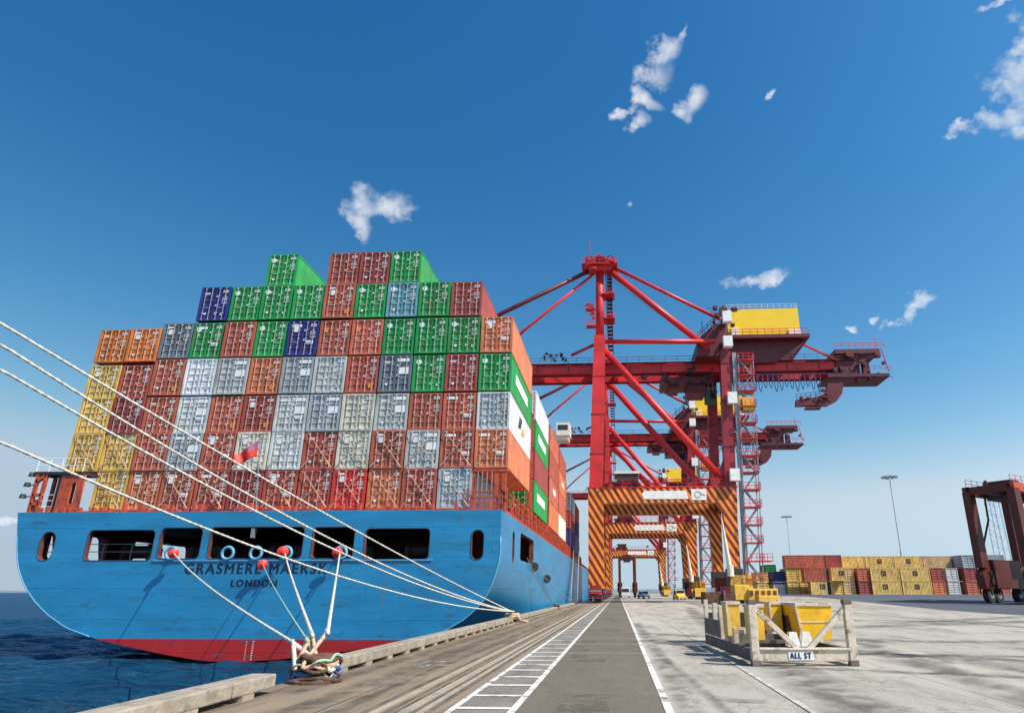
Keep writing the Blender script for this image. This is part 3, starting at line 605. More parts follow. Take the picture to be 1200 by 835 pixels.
# lettering
def text_part(txt, x0, x1, z0, z1, y, m, parent, name, bold=1.0):
    cu = bpy.data.curves.new('t', 'FONT'); cu.body = txt; cu.size = 1; cu.extrude = .004; cu.space_character = 1.28
    o = bpy.data.objects.new('t', cu); COL.objects.link(o); bpy.context.view_layer.update()
    me = bpy.data.meshes.new_from_object(o.evaluated_get(bpy.context.evaluated_depsgraph_get())); bpy.data.objects.remove(o, do_unlink=True)
    xs_ = [v.co.x for v in me.vertices]; ys_ = [v.co.y for v in me.vertices]
    ax, bx = min(xs_), max(xs_); ay, by = min(ys_), max(ys_)
    for v in me.vertices:
        x, yy, z = v.co; v.co = (x0 + (x-ax)/(bx-ax)*(x1-x0), y - z, z0 + (yy-ay)/(by-ay)*(z1-z0))
    bmt = bmesh.new(); bmt.from_mesh(me)                       # heavier strokes: the same letters again a few mm proud, shifted sideways
    for dx, dy, dz in ((.028, .0015, 0), (-.028, .003, 0), (0, .0045, .02)):
        g = bmesh.ops.duplicate(bmt, geom=[f for f in bmt.faces if not f.tag] if False else list(bmt.faces)[:len(me.polygons)])
        bmesh.ops.translate(bmt, verts=[v for v in g['geom'] if isinstance(v, bmesh.types.BMVert)], vec=(dx*bold, -dy, dz*bold))
    bmt.to_mesh(me); bmt.free()
    me.materials.append(m); q = bpy.data.objects.new(name, me); COL.objects.link(q); q.parent = parent; return q
text_part('GRASMERE MAERSK', -28.2, -18.75, 2.74, 3.38, 43.988, M['darkblue'], ship, 'name_lettering')
text_part('LONDON', -24.95, -21.95, 1.95, 2.37, 43.988, M['darkblue'], ship, 'port_lettering')
dm = MB()
for k in range(9): 
    dm.box(-23.35, -23.3, 43.985, 44, -2.35 + k*.13, -2.31 + k*.13); dm.box(-22.95, -22.85, 43.985, 44, -2.35 + k*.13, -2.31 + k*.13)
dm.build('draft_marks', M['mark'], ship)

# deck and stanchions
dk = MB(); dk.box(-40.6, -7.75, 46.2, 240, 6.74, 7.05)
dk.build('hatch_cover', M['shipred'], ship)
for k in range(40):
    y = 46.9 + k*2.95
    if y > 150: break
    st = MB(); st.box(-7.95, -7.68, y, y + .3, 6.7, 8.55); st.box(-7.95, -7.8, y - .25, y + .55, 8.3, 8.55); st.build('stanchion', M['shiporange'], ship)
co = MB(); co.box(-9.4, -9.1, 60, 240, 7.05, 8.5); co.box(-40, -9.1, 62.3, 62.6, 7.05, 8.55); co.build('hatch_coaming', M['hull_in'], ship)
br_ = MB()
for z in (7.3, 7.75): br_.tube([(-7.68, 44.3, z), (-7.68, 150, z)], .03, 5)
for k in range(52): br_.tube([(-7.68, 45 + 2*k, 6.72), (-7.68, 45 + 2*k, 7.75)], .03, 5)
br_.build('side_handrail', M['shipred'], ship)
tr = MB()
for k in range(60):
    x = -40 + k*.55
    if random.random() < .8: tr.box(x, x + random.uniform(.08,.3), 44.7, 45, 6.72, 6.95 + random.random()*.45)
tr.build('deck_fittings', M['shipred'], ship)
# lashing platform below the outermost starboard stack
lp = MB()
for x in (-7.95, -8.5, -10.15): lp.box(x-.14, x+.14, 46.9, 47.2, 7, 9.72)
lp.box(-10.3, -7.7, 46.85, 47.3, 9.72, 9.98)
lp.build('lashing_platform', M['shiporange'], ship)
lg = MB()
for x in (-8.8, -9.15, -9.5, -9.8): lg.tube([(x, 46.8, 7.6), (x, 46.8, 9.7)], .035, 6)
for z in (8.0, 8.4, 8.8, 9.2): lg.tube([(-9.15, 46.8, z), (-9.5, 46.8, z)], .025, 5)
lg.build('access_ladder', M['grey'], ship)
lr = MB()
for z in (7.5, 7.9, 8.3): lr.tube([(-10.6, 46.75, z), (-7.8, 46.75, z)], .03, 5)
for x in (-10.5,-10,-9.5,-9,-8.5,-8,-7.8): lr.tube([(x, 46.75, 6.9), (x, 46.75, 8.35)], .035, 5)
lr.build('platform_rail', M['shiporange'], ship)
# lashing bridges between bays
for y in (59.9, 75.4, 89.0, 102.3):
    q = MB()
    for x in (-7.9, -10.3, -12.8): q.box(x-.15, x+.15, y, y+.3, 7, 17.5); q.box(x-.15, x+.15, y+1.2, y+1.5, 7, 17.5)
    for z in (8.6, 11.5, 14.4, 17.4): q.box(-13, -7.75, y, y+1.5, z, z+.12)
    q.build('lashing_bridge', M['shipred'], ship)
# port aft deck gantry with openings
g = MB(); g.box(-41.0, -37.5, 44.7, 46.4, 9.42, 9.62); g.build('gantry_roof', M['darksteel'], ship)
cu = bpy.data.curves.new('p', 'CURVE'); cu.dimensions = '2D'; cu.fill_mode = 'BOTH'; cu.extrude = .08
for poly in ([(-38.65,6.75),(-37.3,6.75),(-37.3,9.4),(-38.65,9.4)], rrect(-38.15,-37.75,7.35,8.85,.2,6), ):
    sp_ = cu.splines.new('POLY'); sp_.points.add(len(poly)-1); sp_.use_cyclic_u = True
    for pt, q in zip(sp_.points, poly): pt.co = (q[0], q[1], 0, 1)
to = bpy.data.objects.new('t', cu); COL.objects.link(to); bpy.context.view_layer.update()
me = bpy.data.meshes.new_from_object(to.evaluated_get(bpy.context.evaluated_depsgraph_get())); bpy.data.objects.remove(to, do_unlink=True)
me.transform(Matrix.Translation((0, 44.9, 0)) @ Matrix.Rotation(R(90), 4, 'X')); me.materials.clear(); me.materials.append(M['shiporange'])
po = bpy.data.objects.new('gantry_panel', me); COL.objects.link(po); po.parent = ship
g = MB()
for a, c in (((-40.7,44.8,6.7),(-40.7,44.8,9.4)),((-40.1,44.8,6.7),(-40.1,44.8,9.4)),((-40.7,46.3,6.7),(-40.7,46.3,9.4)),((-40.7,44.8,8.9),(-40.1,44.8,9.4)),((-40.7,44.8,7.4),(-40.1,44.8,7.4)),((-40.7,44.8,8),(-40.1,44.8,8.0))): g.bar(a, c, .2)
g.box(-40.75, -40.05, 44.85, 44.95, 6.7, 7.7); g.box(-38.95,-38.65,44.8,45.0,6.75,9.4)
g.build('gantry_post', M['shiporange'], ship)
g = MB(); g.box(-39.25, -38.95, 44.9, 46.2, 6.75, 9.4); g.build('gantry_locker', M['darksteel'], ship)
g = MB()
for x in (-40.9,-40,-39.1,-38.2,-37.5): g.tube([(x,44.75,9.6),(x,44.75,10.55)], .025, 5)
for z in (10.05,10.55): g.tube([(-40.9,44.75,z),(-37.5,44.75,z)], .025, 5)
for z in (7.2,7.6,8.0): g.tube([(-40.1,44.75,z),(-39.2,44.75,z)], .02, 5)
g.build('gantry_rail', M['white'], ship)
g = MB()
for (x, z) in ((-41.2,9.3),(-41.35,8.6),(-41.45,7.8)): g = MB(); g.tube([(x,44.8,z),(x,44.8,z+.28)],[.22,.16],10); g.bar((x,44.8,z+.1),(-40.7,44.8,z+.1),.07); g.build('deck_lamp', M['darksteel'], ship)
# deckhouse with bridge wing
dh = MB(); dh.box(-34, -14.5, 105, 110.5, 7, 25.4); dh.box(-35.5, -12.8, 104, 111, 25.4, 29.0); dh.build('deckhouse', M['cream'], ship)
bw = MB(); bw.box(-12.8, -7.6, 105.5, 108.5, 24.9, 26.1); bw.box(-9.6, -7.4, 105.2, 108.8, 25.6, 27.7); bw.bar((-12.6,107,21.5),(-9,107,25),.5); bw.build('bridge_wing', M['cream'], ship)
wi = MB(); 
for k in range(14): wi.box(-35 + k*1.6, -33.8 + k*1.6, 103.93, 104.0, 26.6, 28.0)
wi.box(-9.3, -7.7, 105.14, 105.2, 26.5, 27.3); wi.build('bridge_window', M['glass'], ship)
fm = MB(); fm.tube([(-24,106,29),(-24,106,37)],[.25,.12],8); fm.bar((-26,106,33),(-22,106,33),.15); fm.build('radar_mast', M['cream'], ship)
# flagstaff
fs_ = MB(); fs_.tube([(-24.1, 44.3, 5.2), (-24.3, 43.4, 11.6)], [.05,.03], 6); fs_.box(-24.2,-24.0,44.0,44.3,5.0,5.6); fs_.build('flagstaff', M['grey'], ship)
fv = []; ff = []
nx, nzz = 14, 8
for i in range(nx+1):
    for j in range(nzz+1):
        u = i/nx; v = j/nzz
        x = -24.32 - u*1.35; z = 11.45 - v*1.15*(1-.35*u) - u*1.15 + .03*math.sin(u*9); y = 43.38 + .13*math.sin(u*10 + v*2)*(.3+u) - .25*u
        fv.append((x, y, z))
for i in range(nx):
    for j in range(nzz): ff.append((i*(nzz+1)+j, i*(nzz+1)+j+1, (i+1)*(nzz+1)+j+1, (i+1)*(nzz+1)+j))
me_cols = MB(); me_cols.v = fv; me_cols.f = ff; me_cols.mi = [1 if (k//nzz) < nx*.4 and (k % nzz) < nzz*.45 else 0 for k in range(len(ff))]
fo = me_cols.build('ensign_flag', [M['red'], mat('flag_canton', (.35,.12,.2), var=.6, nscale=7)], None, smooth=True, fix=False)
sm = fo.modifiers.new('s', 'SOLIDIFY'); sm.thickness = .012
tag(fo, 'red ensign with patterned canton drooping from the staff on the ship\'s stern', 'flag')

# ================================================================== CONTAINERS
HC = 2.8
def corr(mb, x, y0, y1, z0, z1, depth, pitch=.28):
    pts = []; y = y0; sgn = 1 if x > 0 else -1
    while y < y1 - pitch*.9:
        pts += [(x, y), (x, y+pitch*.25), (x - sgn*depth, y+pitch*.5), (x - sgn*depth, y+pitch*.75)]; y += pitch
    pts.append((x, y1))
    n = len(pts); vs = [(p[0], p[1], z0) for p in pts] + [(p[0], p[1], z1) for p in pts]
    mb.add(vs, [(i, i+1, n+i+1, n+i) for i in range(n-1)])
def body_mesh(L, H=HC):
    b = MB(); w = 1.219
    for x in (-w, w - .16):
        b.box(x, x + .16, 0, .16, 0, H); b.box(x, x + .16, L - .16, L, 0, H)
    for s in (-1, 1):
        b.box(s*(w-.02), s*(w-.10), .16, L-.16, .0, .17); b.box(s*(w-.02), s*(w-.10), .16, L-.16, H-.12, H)
        corr(b, s*(w-.022), .16, L-.16, .17, H-.12, .05)
    b.box(-w+.1, w-.1, .05, L-.05, .06, .16); b.box(-w+.1, w-.1, .04, L-.04, H-.08, H-.02)
    b.box(-w+.16, w-.16, L-.08, L-.03, .16, H-.08)
    b.box(-w+.16, w-.16, .0, .1, 0, .13); b.box(-w+.16, w-.16, .0, .1, H-.11, H)
    for x in (-w-.003, w-.172):
        for y in (-.004, L-.17):
            for z in (-.003, H-.115): b.box(x, x+.175, y, y+.175, z, z+.118)
    return b
def door_mesh(s, H=HC):
    b = MB(); x0, x1 = (.012, 1.055) if s > 0 else (-1.055, -.012)
    z0, z1 = .14, H-.12; n = 5; prof = [(z0, .045)]
    for k in range(n):
        a = z0 + .09 + k*(z1-z0-.12)/n; e = a + (z1-z0-.12)/n - .1
        prof += [(a, .045), (a+.05, .095), (e-.03, .095), (e, .045)]
    prof.append((z1, .045))
    m = len(prof); vs = [(x0, p[1], p[0]) for p in prof] + [(x1, p[1], p[0]) for p in prof]
    b.add(vs, [(i, i+m, i+m+1, i+1) for i in range(m-1)])
    b.box(x0, x0+.05, .03, .07, z0, z1); b.box(x1-.05, x1, .03, .07, z0, z1)
    return b
def rod_mesh(x, H=HC):
    b = MB(); b.tube([(x, -.0, .07), (x, -.0, H-.07)], .026, 6)
    for z in (.1, .62, 1.35, 2.05, H-.12): b.box(x-.07, x+.07, -.01, .05, z-.04, z+.04)
    s = 1 if (x > 0) == (abs(x) > .5) else -1
    b.box(x, x - s*.34, -.04, -.015, 1.02, 1.07)
    return b
CM = {}
def get(key, fn):
    if key not in CM: CM[key] = fn()
    return CM[key]
def mesh_of(mbuilder, name, m):
    o = mbuilder.build(name, m); me = o.data; bpy.data.objects.remove(o, do_unlink=True); return me
def mark_mesh(kind):
    b = MB(); rs = random.Random(kind)
    y0, y1 = .018, .028
    if kind % 3 == 0: b.box(-.72, -.36, y0, y1, 1.9, 2.3); b.box(-.9, -.4, y0, y1, 2.42, 2.54)
    if kind % 4 == 1:
        for k in range(5): b.box(-.92 + k*.1, -.86 + k*.1, y0, y1, 2.2, 2.34)
        b.box(-.7, -.52, y0, y1, .5, .66)
    if kind % 5 == 2: b.box(-.95, -.15, y0, y1, 2.3, 2.5); b.box(.35,.9,y0,y1,.9,1.2)
    if kind % 3 == 1: b.box(.15, .32, y0, y1, .5, .7); b.box(.62,.8,y0,y1,.45,.6)
    for r, z in enumerate((2.45, 2.33)): 
        x = .58
        while x < 1.0: w = rs.uniform(.03,.06); b.box(x, x+w, y0, y1, z, z+.085); x += w + .02
    for z in (1.9, 1.82, 1.74, 1.66, 1.5, 1.42):
        x = .6; 
        while x < .98: w = rs.uniform(.03,.09); b.box(x, x+w, y0, y1, z, z+.04); x += w + .025
    for z in (1.95, 1.2): b.box(.1, .28, y0, y1, z, z+.12)
    return b
def dot_mesh():
    b = MB(); p = [(-.8 + .2*math.cos(2*math.pi*k/16), 2.28 + .2*math.sin(2*math.pi*k/16)) for k in range(16)]; b.prism(p, 'y', .012, .03); b.box(-.9,-.72,.015,.03,1.78,1.9); return b
def sq_mesh(x=-.86, z=1.85, s=.3):
    b = MB(); b.box(x, x+s, .012, .03, z, z+s); return b
COLR = {
 'rust red': (.42,.085,.05), 'brick red': (.50,.12,.065), 'maroon': (.32,.06,.05), 'orange red': (.60,.17,.065), 'bright red': (.6,.04,.03),
 'green': (.012,.30,.065), 'dark green': (.015,.18,.05), 'navy blue': (.02,.03,.17), 'pale grey': (.52,.55,.52), 'grey': (.33,.38,.39), 'slate grey': (.15,.19,.23),
 'cream white': (.72,.68,.54), 'yellow ochre': (.66,.42,.09), 'orange': (.68,.19,.03), 'teal grey': (.12,.30,.34), 'white': (.68,.69,.70), 'salmon orange': (.66,.20,.09),
 'dark red': (.2,.03,.03), 'tan': (.58,.40,.2), 'pale yellow': (.74,.50,.15)}
def rodcol(c): return tuple(.4*x + .6*y for x, y in zip(c, (.58,.5,.44)))
def container(name, label, x, y, z, color, L=12.19, detail=True, mark=None, side=None, h=None, rz=0, group=None, rnd=None):
    t = thing(name, label, 'container', (x, y, z), rz, group)
    sz = (h or HC) / HC; t.scale = (1, 1, sz)
    c = [v * (rnd or 1) for v in COLR[color]]
    def put(nm, me, col, m=None):
        o = bpy.data.objects.new(nm, me); COL.objects.link(o); o.parent = t; o.color = (*col, 1); return o
    put('body', get(('body', L), lambda: mesh_of(body_mesh(L), 'body', M['cont'])), c)
    for s in (-1, 1): put('door', get(('door', s), lambda: mesh_of(door_mesh(s), 'door', M['cont'])), c)
    if detail:
        for i, xx in enumerate((-.82, -.3, .3, .82)): put('locking_rod', get(('rod', i), lambda: mesh_of(rod_mesh(xx), 'locking_rod', M['rod'])), rodcol(c))
        k = random.choice([1, 2, 4, 5, 8, 11, 14]) if mark == 'dot' else random.randint(0, 14); put('door_marking', get(('mark', k), lambda: mesh_of(mark_mesh(k), 'door_marking', M['mark'])), (1,1,1))
        if mark == 'dot': put('round_emblem', get('dot', lambda: mesh_of(dot_mesh(), 'round_emblem', M['mark'])), (1,1,1))
        if mark == 'sq': put('warning_square', get('sq', lambda: mesh_of(sq_mesh(), 'warning_square', M['orange_mark'])), (1,1,1))
        if mark == 'sq2': put('warning_square', get('sq2', lambda: mesh_of(sq_mesh(.55,.35,.34), 'warning_square', M['orange_mark'])), (1,1,1))
        if mark == 'two': put('white_panel', get('two', lambda: mesh_of(MB().box(.2,1.0,.012,.03,1.35,1.85).box(-.2+.3,1.0,.012,.03,2.3,2.55), 'white_panel', M['mark'])), (1,1,1))
    if side == 'band':
        b = MB(); b.box(1.205, 1.226, 2.4, 9.4, 1.15, 1.95); b.build('side_band', M['mark'], t)
    if side == 'logo':
        b = MB()
        for k in range(3): b.bar((1.215, 4.6 + k*.55, 1.2 + .1*k), (1.215, 5.3 + k*.55, 2.2), .03, .22, (0,1,0))
        b.build('side_emblem', M['darkmark'], t)
        b = MB()
        for k in range(3): b.bar((1.215, 6.5 + k*.5, 1.0), (1.215, 7.0 + k*.5, 1.7 - .1*k), .03, .2, (0,1,0))
        b.build('side_emblem', M['orange_mark'], t)
    if side == 'label':
        b = MB(); b.box(1.205, 1.226, 4.5, 8.2, 1.2, 1.9); b.build('side_panel_marking', M['mark'], t)
    return t
ZB = [7.15, 9.98, 12.80, 15.72, 18.74, 21.82, 24.75]
XC = lambda k: -40.67 + 2.54*k + 1.27
r, br, ma, orr, BR, g_, dg, nv, pg, gy, sg, cw, ye, og, te, wh = 'rust red','brick red','maroon','orange red','bright red','green','dark green','navy blue','pale grey','grey','slate grey','cream white','yellow ochre','orange','teal grey','white'
GRID = [
 [None, ye, orr, br, r, ma, r, r, BR, orr, r, gy, None],
 [ye, ye, br, gy, r, cw, pg, r, cw, br, pg, br, orr],
 [ye, ma, br, pg, br, r, pg, gy, cw, pg, br, br, gy],
 [ye, r, br, wh, pg, orr, gy, pg, r, sg, g_, ma, g_],
 [og, og, sg, g_, br, g_, nv, br, br, g_, g_, g_, orr],
 [None, None, None, nv, g_, g_, g_, br, g_, te, g_, ma, None],
 [None, None, None, None, None, g_, None, r, ma, g_, None, None, None]]
ORD = ['first','second','third','fourth','fifth','sixth','seventh','eighth','ninth','tenth','eleventh','twelfth','thirteenth']
TIER = ['bottom tier','second tier up','third tier up','fourth tier up','fifth tier up','sixth tier up','topmost tier']
random.seed(11)
for ti, row in enumerate(GRID):
    for k, c in enumerate(row):
        if not c: continue
        mk = 'dot' if c in (g_, te) else ('sq' if (ti, k) in ((4,7),(4,8),(4,12)) else ('sq2' if random.random() < .3 and c in (r, br, orr) else ('two' if c in (gy, sg, wh, pg) and random.random() < .6 else None)))
        sd_ = None
        if k == 12: sd_ = {1: None, 2: 'logo', 3: 'band', 4: None}.get(ti)
        col = c
        lab = '%s container, %s, %s column from the left of the stern stack' % (c, TIER[ti], ORD[k])
        h = 2.72 if k < 2 and ti > 2 else (HC if ti in (0,1,2,6) else 2.9)
        o = container('shipping_container', lab, XC(k) + random.uniform(-.015,.015), 46.8 + random.uniform(-.06,.06), ZB[ti] - (.25 if k < 2 and ti > 2 else 0), c, mark=mk, side=sd_, h=h, group='containers stacked on the ship\'s stern', rnd=random.uniform(.82,1.15))
        if k == 12 and ti in (1, 2, 4):
            o.children[0].color = (*COLR[{1: 'salmon orange', 2: 'white', 4: 'salmon orange'}[ti]], 1)
# bays ahead of the stern stack
BAYS = [(62.6, 8.7, ['green','maroon','green','white'], ['band', None, 'band', None], 'second'),
        (76.6, 8.7, ['orange red','brick red','rust red','brick red'], [None,'label',None,None], 'third'),
        (90.0, 8.7, ['cream white','brick red','orange red','rust red'], ['label',None,'label',None], 'fourth')]
for by, bz, cols, sides, nm in BAYS:
    for ti, c in enumerate(cols):
        container('shipping_container', '%s container in %s of the %s row from stern, quay side' % (c, TIER[ti] if ti < 3 else 'top tier', nm), XC(12), by, bz + ti*2.93, c, side=sides[ti], detail=True, h=2.88, group='containers along the ship\'s quay side')
        c2 = ['rust red','brick red','grey','maroon'][(ti*3 + int(by)) % 4]
        container('shipping_container', '%s container in %s of the %s row from stern, inner column' % (c2, TIER[ti] if ti < 3 else 'top tier', nm), XC(11), by, bz + ti*2.93, c2, detail=False, h=2.88, group='containers along the ship\'s quay side')
for ti, c in enumerate(['navy blue', 'maroon', 'slate grey']):
    container('shipping_container', '%s container in %s of the stack just ahead of the bridge wing' % (c, TIER[ti]), XC(12), 112.5, 8.7 + ti*2.93, c, detail=False, h=2.88, group='containers ahead of the bridge')
    container('shipping_container', '%s container in %s of the farthest visible stack beside the crane leg' % (['slate grey','navy blue','rust red'][ti], TIER[ti]), XC(12), 126.5, 8.7 + ti*2.93, ['slate grey','navy blue','rust red'][ti], detail=False, h=2.88, group='containers ahead of the bridge')
# lashing rods crossing the lower container ends
for ti in (0, 1):
    for k in range(13):
        if not GRID[ti][k] or random.random() < .12: continue
        for s in (-1, 1):
            if random.random() < .2: continue
            z = ZB[ti]; x = XC(k)
            b = MB(); b.tube([(x - s*1.1, 46.66, z + .1), (x + s*.95, 46.66, z + 2.7)], .022, 5); b.tube([(x - s*1.1, 46.66, z + .1), (x - s*.75, 46.66, z + .55)], .045, 6)
            o = b.build('lashing_rod', M['rod'], color=(.5,.36,.24))
            tag(o, 'thin steel lashing rod crossing the door end of a container on the lower stern tiers', 'lashing rod', 'lashing rods on the lower stern tiers')
# gangway
gw = thing('gangway', 'grey boarding gangway sloping from the ship\'s side down to the quay before the crane', 'gangway')
a, e = Vector((-7.0, 118, 8.6)), Vector((-6.2, 99, .4))
for s in (-.45, .45):
    b = MB(); b.bar(a + Vector((s,0,0)), e + Vector((s,0,0)), .12, .3); b.build('side_beam', M['grey'], gw)
    b = MB(); b.tube([a + Vector((s,0,1.1)), e + Vector((s,0,1.1))], .05, 6)
    for k in range(13): p = a.lerp(e, k/12) + Vector((s,0,0)); b.tube([p, p + Vector((0,0,1.1))], .035, 5)
    b.build('handrail', M['grey'], gw)
b = MB(); 
for k in range(40): p = a.lerp(e, k/39); b.box(p.x-.42, p.x+.42, p.y-.14, p.y+.14, p.z, p.z+.05)
b.build('tread', M['grey'], gw)

# ================================================================== ROPES, BOLLARDS
def bollard(x, y, label, big=1.0):
    t = thing('bollard', label, 'bollard', (x, y, 0), 0, 'mooring bollards along the quay edge')
    b = MB(); b.tube([(0,0,.0),(0,0,.06)], .5*big, 20); bevel(b.build('base_plate', M['rust'], t), .01)
    b = MB(); b.tube([(0,0,.06),(0,0,.12),(0,0,.3),(0,0,.37)], [.34*big,.25*big,.24*big,.27*big], 20); b.build('post', M['rust'], t, smooth=True)
    b = MB(); b.tube([(.02,0,.34),(.04,0,.39),(.05,0,.44),(.05,0,.49),(.05,0,.51)], [.27*big,.36*big,.37*big,.29*big,.05], 20); b.build('cap', M['rust'], t, smooth=True)
    return t
B1 = (-5.78, 13.6); B2 = (-6.1, 40.6)
bollard(*B1, 'rusty mushroom bollard buried in blue and tan rope eyes at the near quay edge')
bollard(*B2, 'bollard at the quay edge where the long ropes from the left edge meet')
bollard(-6.1, 69, 'small far bollard at the quay edge below the ship\'s side opening')
bollard(-6.1, 97, 'smallest farthest bollard at the quay edge near the gangway foot')
def sagline(a, b, sag, n=36):
    a = Vector(a); b = Vector(b); return [a.lerp(b, i/n) - Vector((0,0,sag*4*(i/n)*(1-i/n))) for i in range(n+1)]
def rope(pts, rad, m, label, group='mooring ropes', name='mooring_rope'):
    # three-strand lay: resample, then a lobed section that turns along the rope
    P_ = [Vector(p) for p in pts]; q = []
    for a_, b_ in zip(P_, P_[1:]):
        k_ = max(1, int((b_-a_).length/.055)); q += [a_.lerp(b_, i/k_) for i in range(k_)]
    q.append(P_[-1]); n = 9; vs = []; fs = []
    for i, p in enumerate(q):
        d = (q[min(i+1, len(q)-1)] - q[max(i-1, 0)]).normalized(); x = d.cross(Vector((0,0,1))).normalized(); u = x.cross(d)
        tw = i*.055/(rad*7)*2*math.pi/3
        for k in range(n):
            a_ = 2*math.pi*k/n; rr = rad*(1 + .2*math.cos(3*(a_ - tw))); vs.append(p + (x*math.cos(a_) + u*math.sin(a_))*rr)
    for i in range(len(q)-1):
        for k in range(n): fs.append((i*n+k, i*n+(k+1)%n, (i+1)*n+(k+1)%n, (i+1)*n+k))
    b = MB(); b.add(vs, fs); return tag(b.build(name, m, smooth=True), label, 'rope', group)
TOP1 = Vector((B1[0], B1[1], .52))
k1 = (-6.16, 13.9, .72); k2 = (-6.08, 13.95, .80); k0 = (-6.45, 13.95, .66); k3 = (-5.76, 13.9, .86)
rope(sagline((fl['a']+.2, 43.8, 4.05), k0, .25), .034, M['rope'], 'pale rope from the leftmost fairlead, steepest to the left, down to the near bollard')
rope(sagline((-22.9, 43.7, 3.3), k1, .12), .022, M['ropegreen'], 'thin greenish heaving line from the red disc over the ship\'s name to the near bollard')
rope(sagline((fl['d'], 43.8, 4.0), k2, .12), .036, M['rope'], 'pale rope from the fourth fairlead crossing the end of the ship\'s name')
rope(sagline((fl['e'], 43.8, 4.0), k3, .1), .038, M['rope'], 'pale rope from the rightmost fairlead running nearly straight down to the near bollard')
def eye(knot, r, m, label, a0=0, drop=.32):
    """the spliced eye: knot -> round the bollard post -> back"""
    c = Vector((B1[0], B1[1], drop)); kd = (Vector((knot[0], knot[1], 0)) - Vector((c.x, c.y, 0))); ang = math.atan2(kd.y, kd.x)
    pts = [Vector(knot)]
    for i in range(13):
        t_ = ang + R(70) - R(320 - a0) * i/12 * 1.0 - R(0)
        pts.append(c + Vector((math.cos(t_)*(.34+r), math.sin(t_)*(.34+r), .03*math.sin(i*2.1))))
    pts.append(Vector(knot))
    # smooth by Catmull-Rom
    q = []
    for i in range(len(pts)-1):
        p0, p1, p2, p3 = pts[max(i-1,0)], pts[i], pts[i+1], pts[min(i+2,len(pts)-1)]
        for s in range(4):
            t_ = s/4; q.append(.5*((2*p1)+(p2-p0)*t_+(2*p0-5*p1+4*p2-p3)*t_*t_+(3*p1-p0-3*p2+p3)*t_**3))
    q.append(pts[-1])
    b = MB(); b.tube(q, r, 8); o = b.build('rope_eye', m, smooth=True); tag(o, label, 'rope', 'rope eyes round the near bollard'); return o
eye(k0, .044, M['rope'], 'thick white rope eye coming in from the left over the near bollard', 60, .26)
eye(k1, .03, M['ropegreen'], 'thin green rope eye looped low round the near bollard', 70, .14)
eye(k2, .036, M['ropetan'], 'tan rope eye forming the left V above the near bollard', 60, .30)
eye(k3, .038, M['ropetan'], 'tan rope eye forming the right V above the near bollard', 60, .33)
for i, (rr, z, m) in enumerate(((.40,.12,'ropeblue'),(.36,.21,'ropeblue'),(.44,.06,'rust'))):
    b = MB(); pts = []
    for k in range(31):
        a = 2*math.pi*k/30; pts.append((B1[0] + math.cos(a)*(rr+.06*math.sin(3*a+i)), B1[1] + math.sin(a)*(rr+.05*math.cos(2*a)), z + .05*math.sin(2*a+i*2)))
    b.tube(pts, .045, 8); tag(b.build('rope_coil', M[m], smooth=True), ['blue rope coil low on the near bollard', 'upper blue rope coil wound round the near bollard', 'brown frayed rope coil at the foot of the near bollard'][i], 'rope', 'rope coils on the near bollard')
rr_ = random.Random(9)
for i in range(7):
    b = MB(); ph = rr_.uniform(0, 6.28); tilt = rr_.uniform(-.14, .14); z0 = rr_.uniform(.1, .42); R0 = rr_.uniform(.3, .42); span = rr_.uniform(2.6, 5.6)
    pts = [(B1[0] + math.cos(ph + span*k/26)*(R0 + .05*math.sin(k*.6)), B1[1] + math.sin(ph + span*k/26)*(R0 + .04*math.cos(k*.5)), max(.05, z0 + tilt*math.sin(span*k/26) + .03*math.sin(k*.9) - (.012*k if i % 3 == 0 else 0))) for k in range(27)]
    b.tube(pts, rr_.choice((.022,.028,.034)), 7)
    tag(b.build('rope_turn', M[('ropeblue','rust','ropetan','rust','ropeblue','ropegreen','rust')[i]], smooth=True), 'loose tangled rope turn lying over the near bollard', 'rope', 'loose rope turns on the near bollard')
for i, k in enumerate((k0, k1, k2, k3)):
    b = MB(); kv = Vector(k); d = (kv - Vector((-22, 43, 4))).normalized()
    b.tube([kv - d*.28, kv - d*.12, kv + d*.02, kv + d*.14], [.034,.04,.042,.036], 8)
    tag(b.build('rope_splice', M['ropegreen'] if i == 1 else M['rope'], smooth=True), ['whipped splice on the leftmost rope above the near bollard','green splice on the thin line above the near bollard','splice topping the left tan V above the near bollard','splice topping the right tan V above the near bollard'][i], 'rope', 'rope splices')
# rat guards
def ratguard(p, d, label, m='red', rad=.32):
    p = Vector(p); d = Vector(d).normalized(); b = MB()
    b.tube([p, p + d*.02, p + d*.14], [rad, rad, .08], 18); b.tube([p + d*.1, p + d*.4], .07, 8)
    o = b.build('rat_guard', M[m], smooth=False); tag(o, label, 'rat guard', 'rat guards on the mooring ropes')
ratguard((-28.75, 43.3, 3.98), (1,-1.4,-.2), 'red rat guard disc in front of the leftmost fairlead')
ratguard((-22.75, 43.4, 3.27), (1,-1.5,-.15), 'red rat guard disc hanging over the ship\'s name lettering')
ratguard((-21.5, 43.3, 4.05), (1,-2,-.2), 'red rat guard disc on the fairlead above the end of the ship\'s name', rad=.36)
ratguard((-17.9, 43.3, 4.0), (.6,-2,-.2), 'rightmost red rat guard disc on the transom', rad=.34)
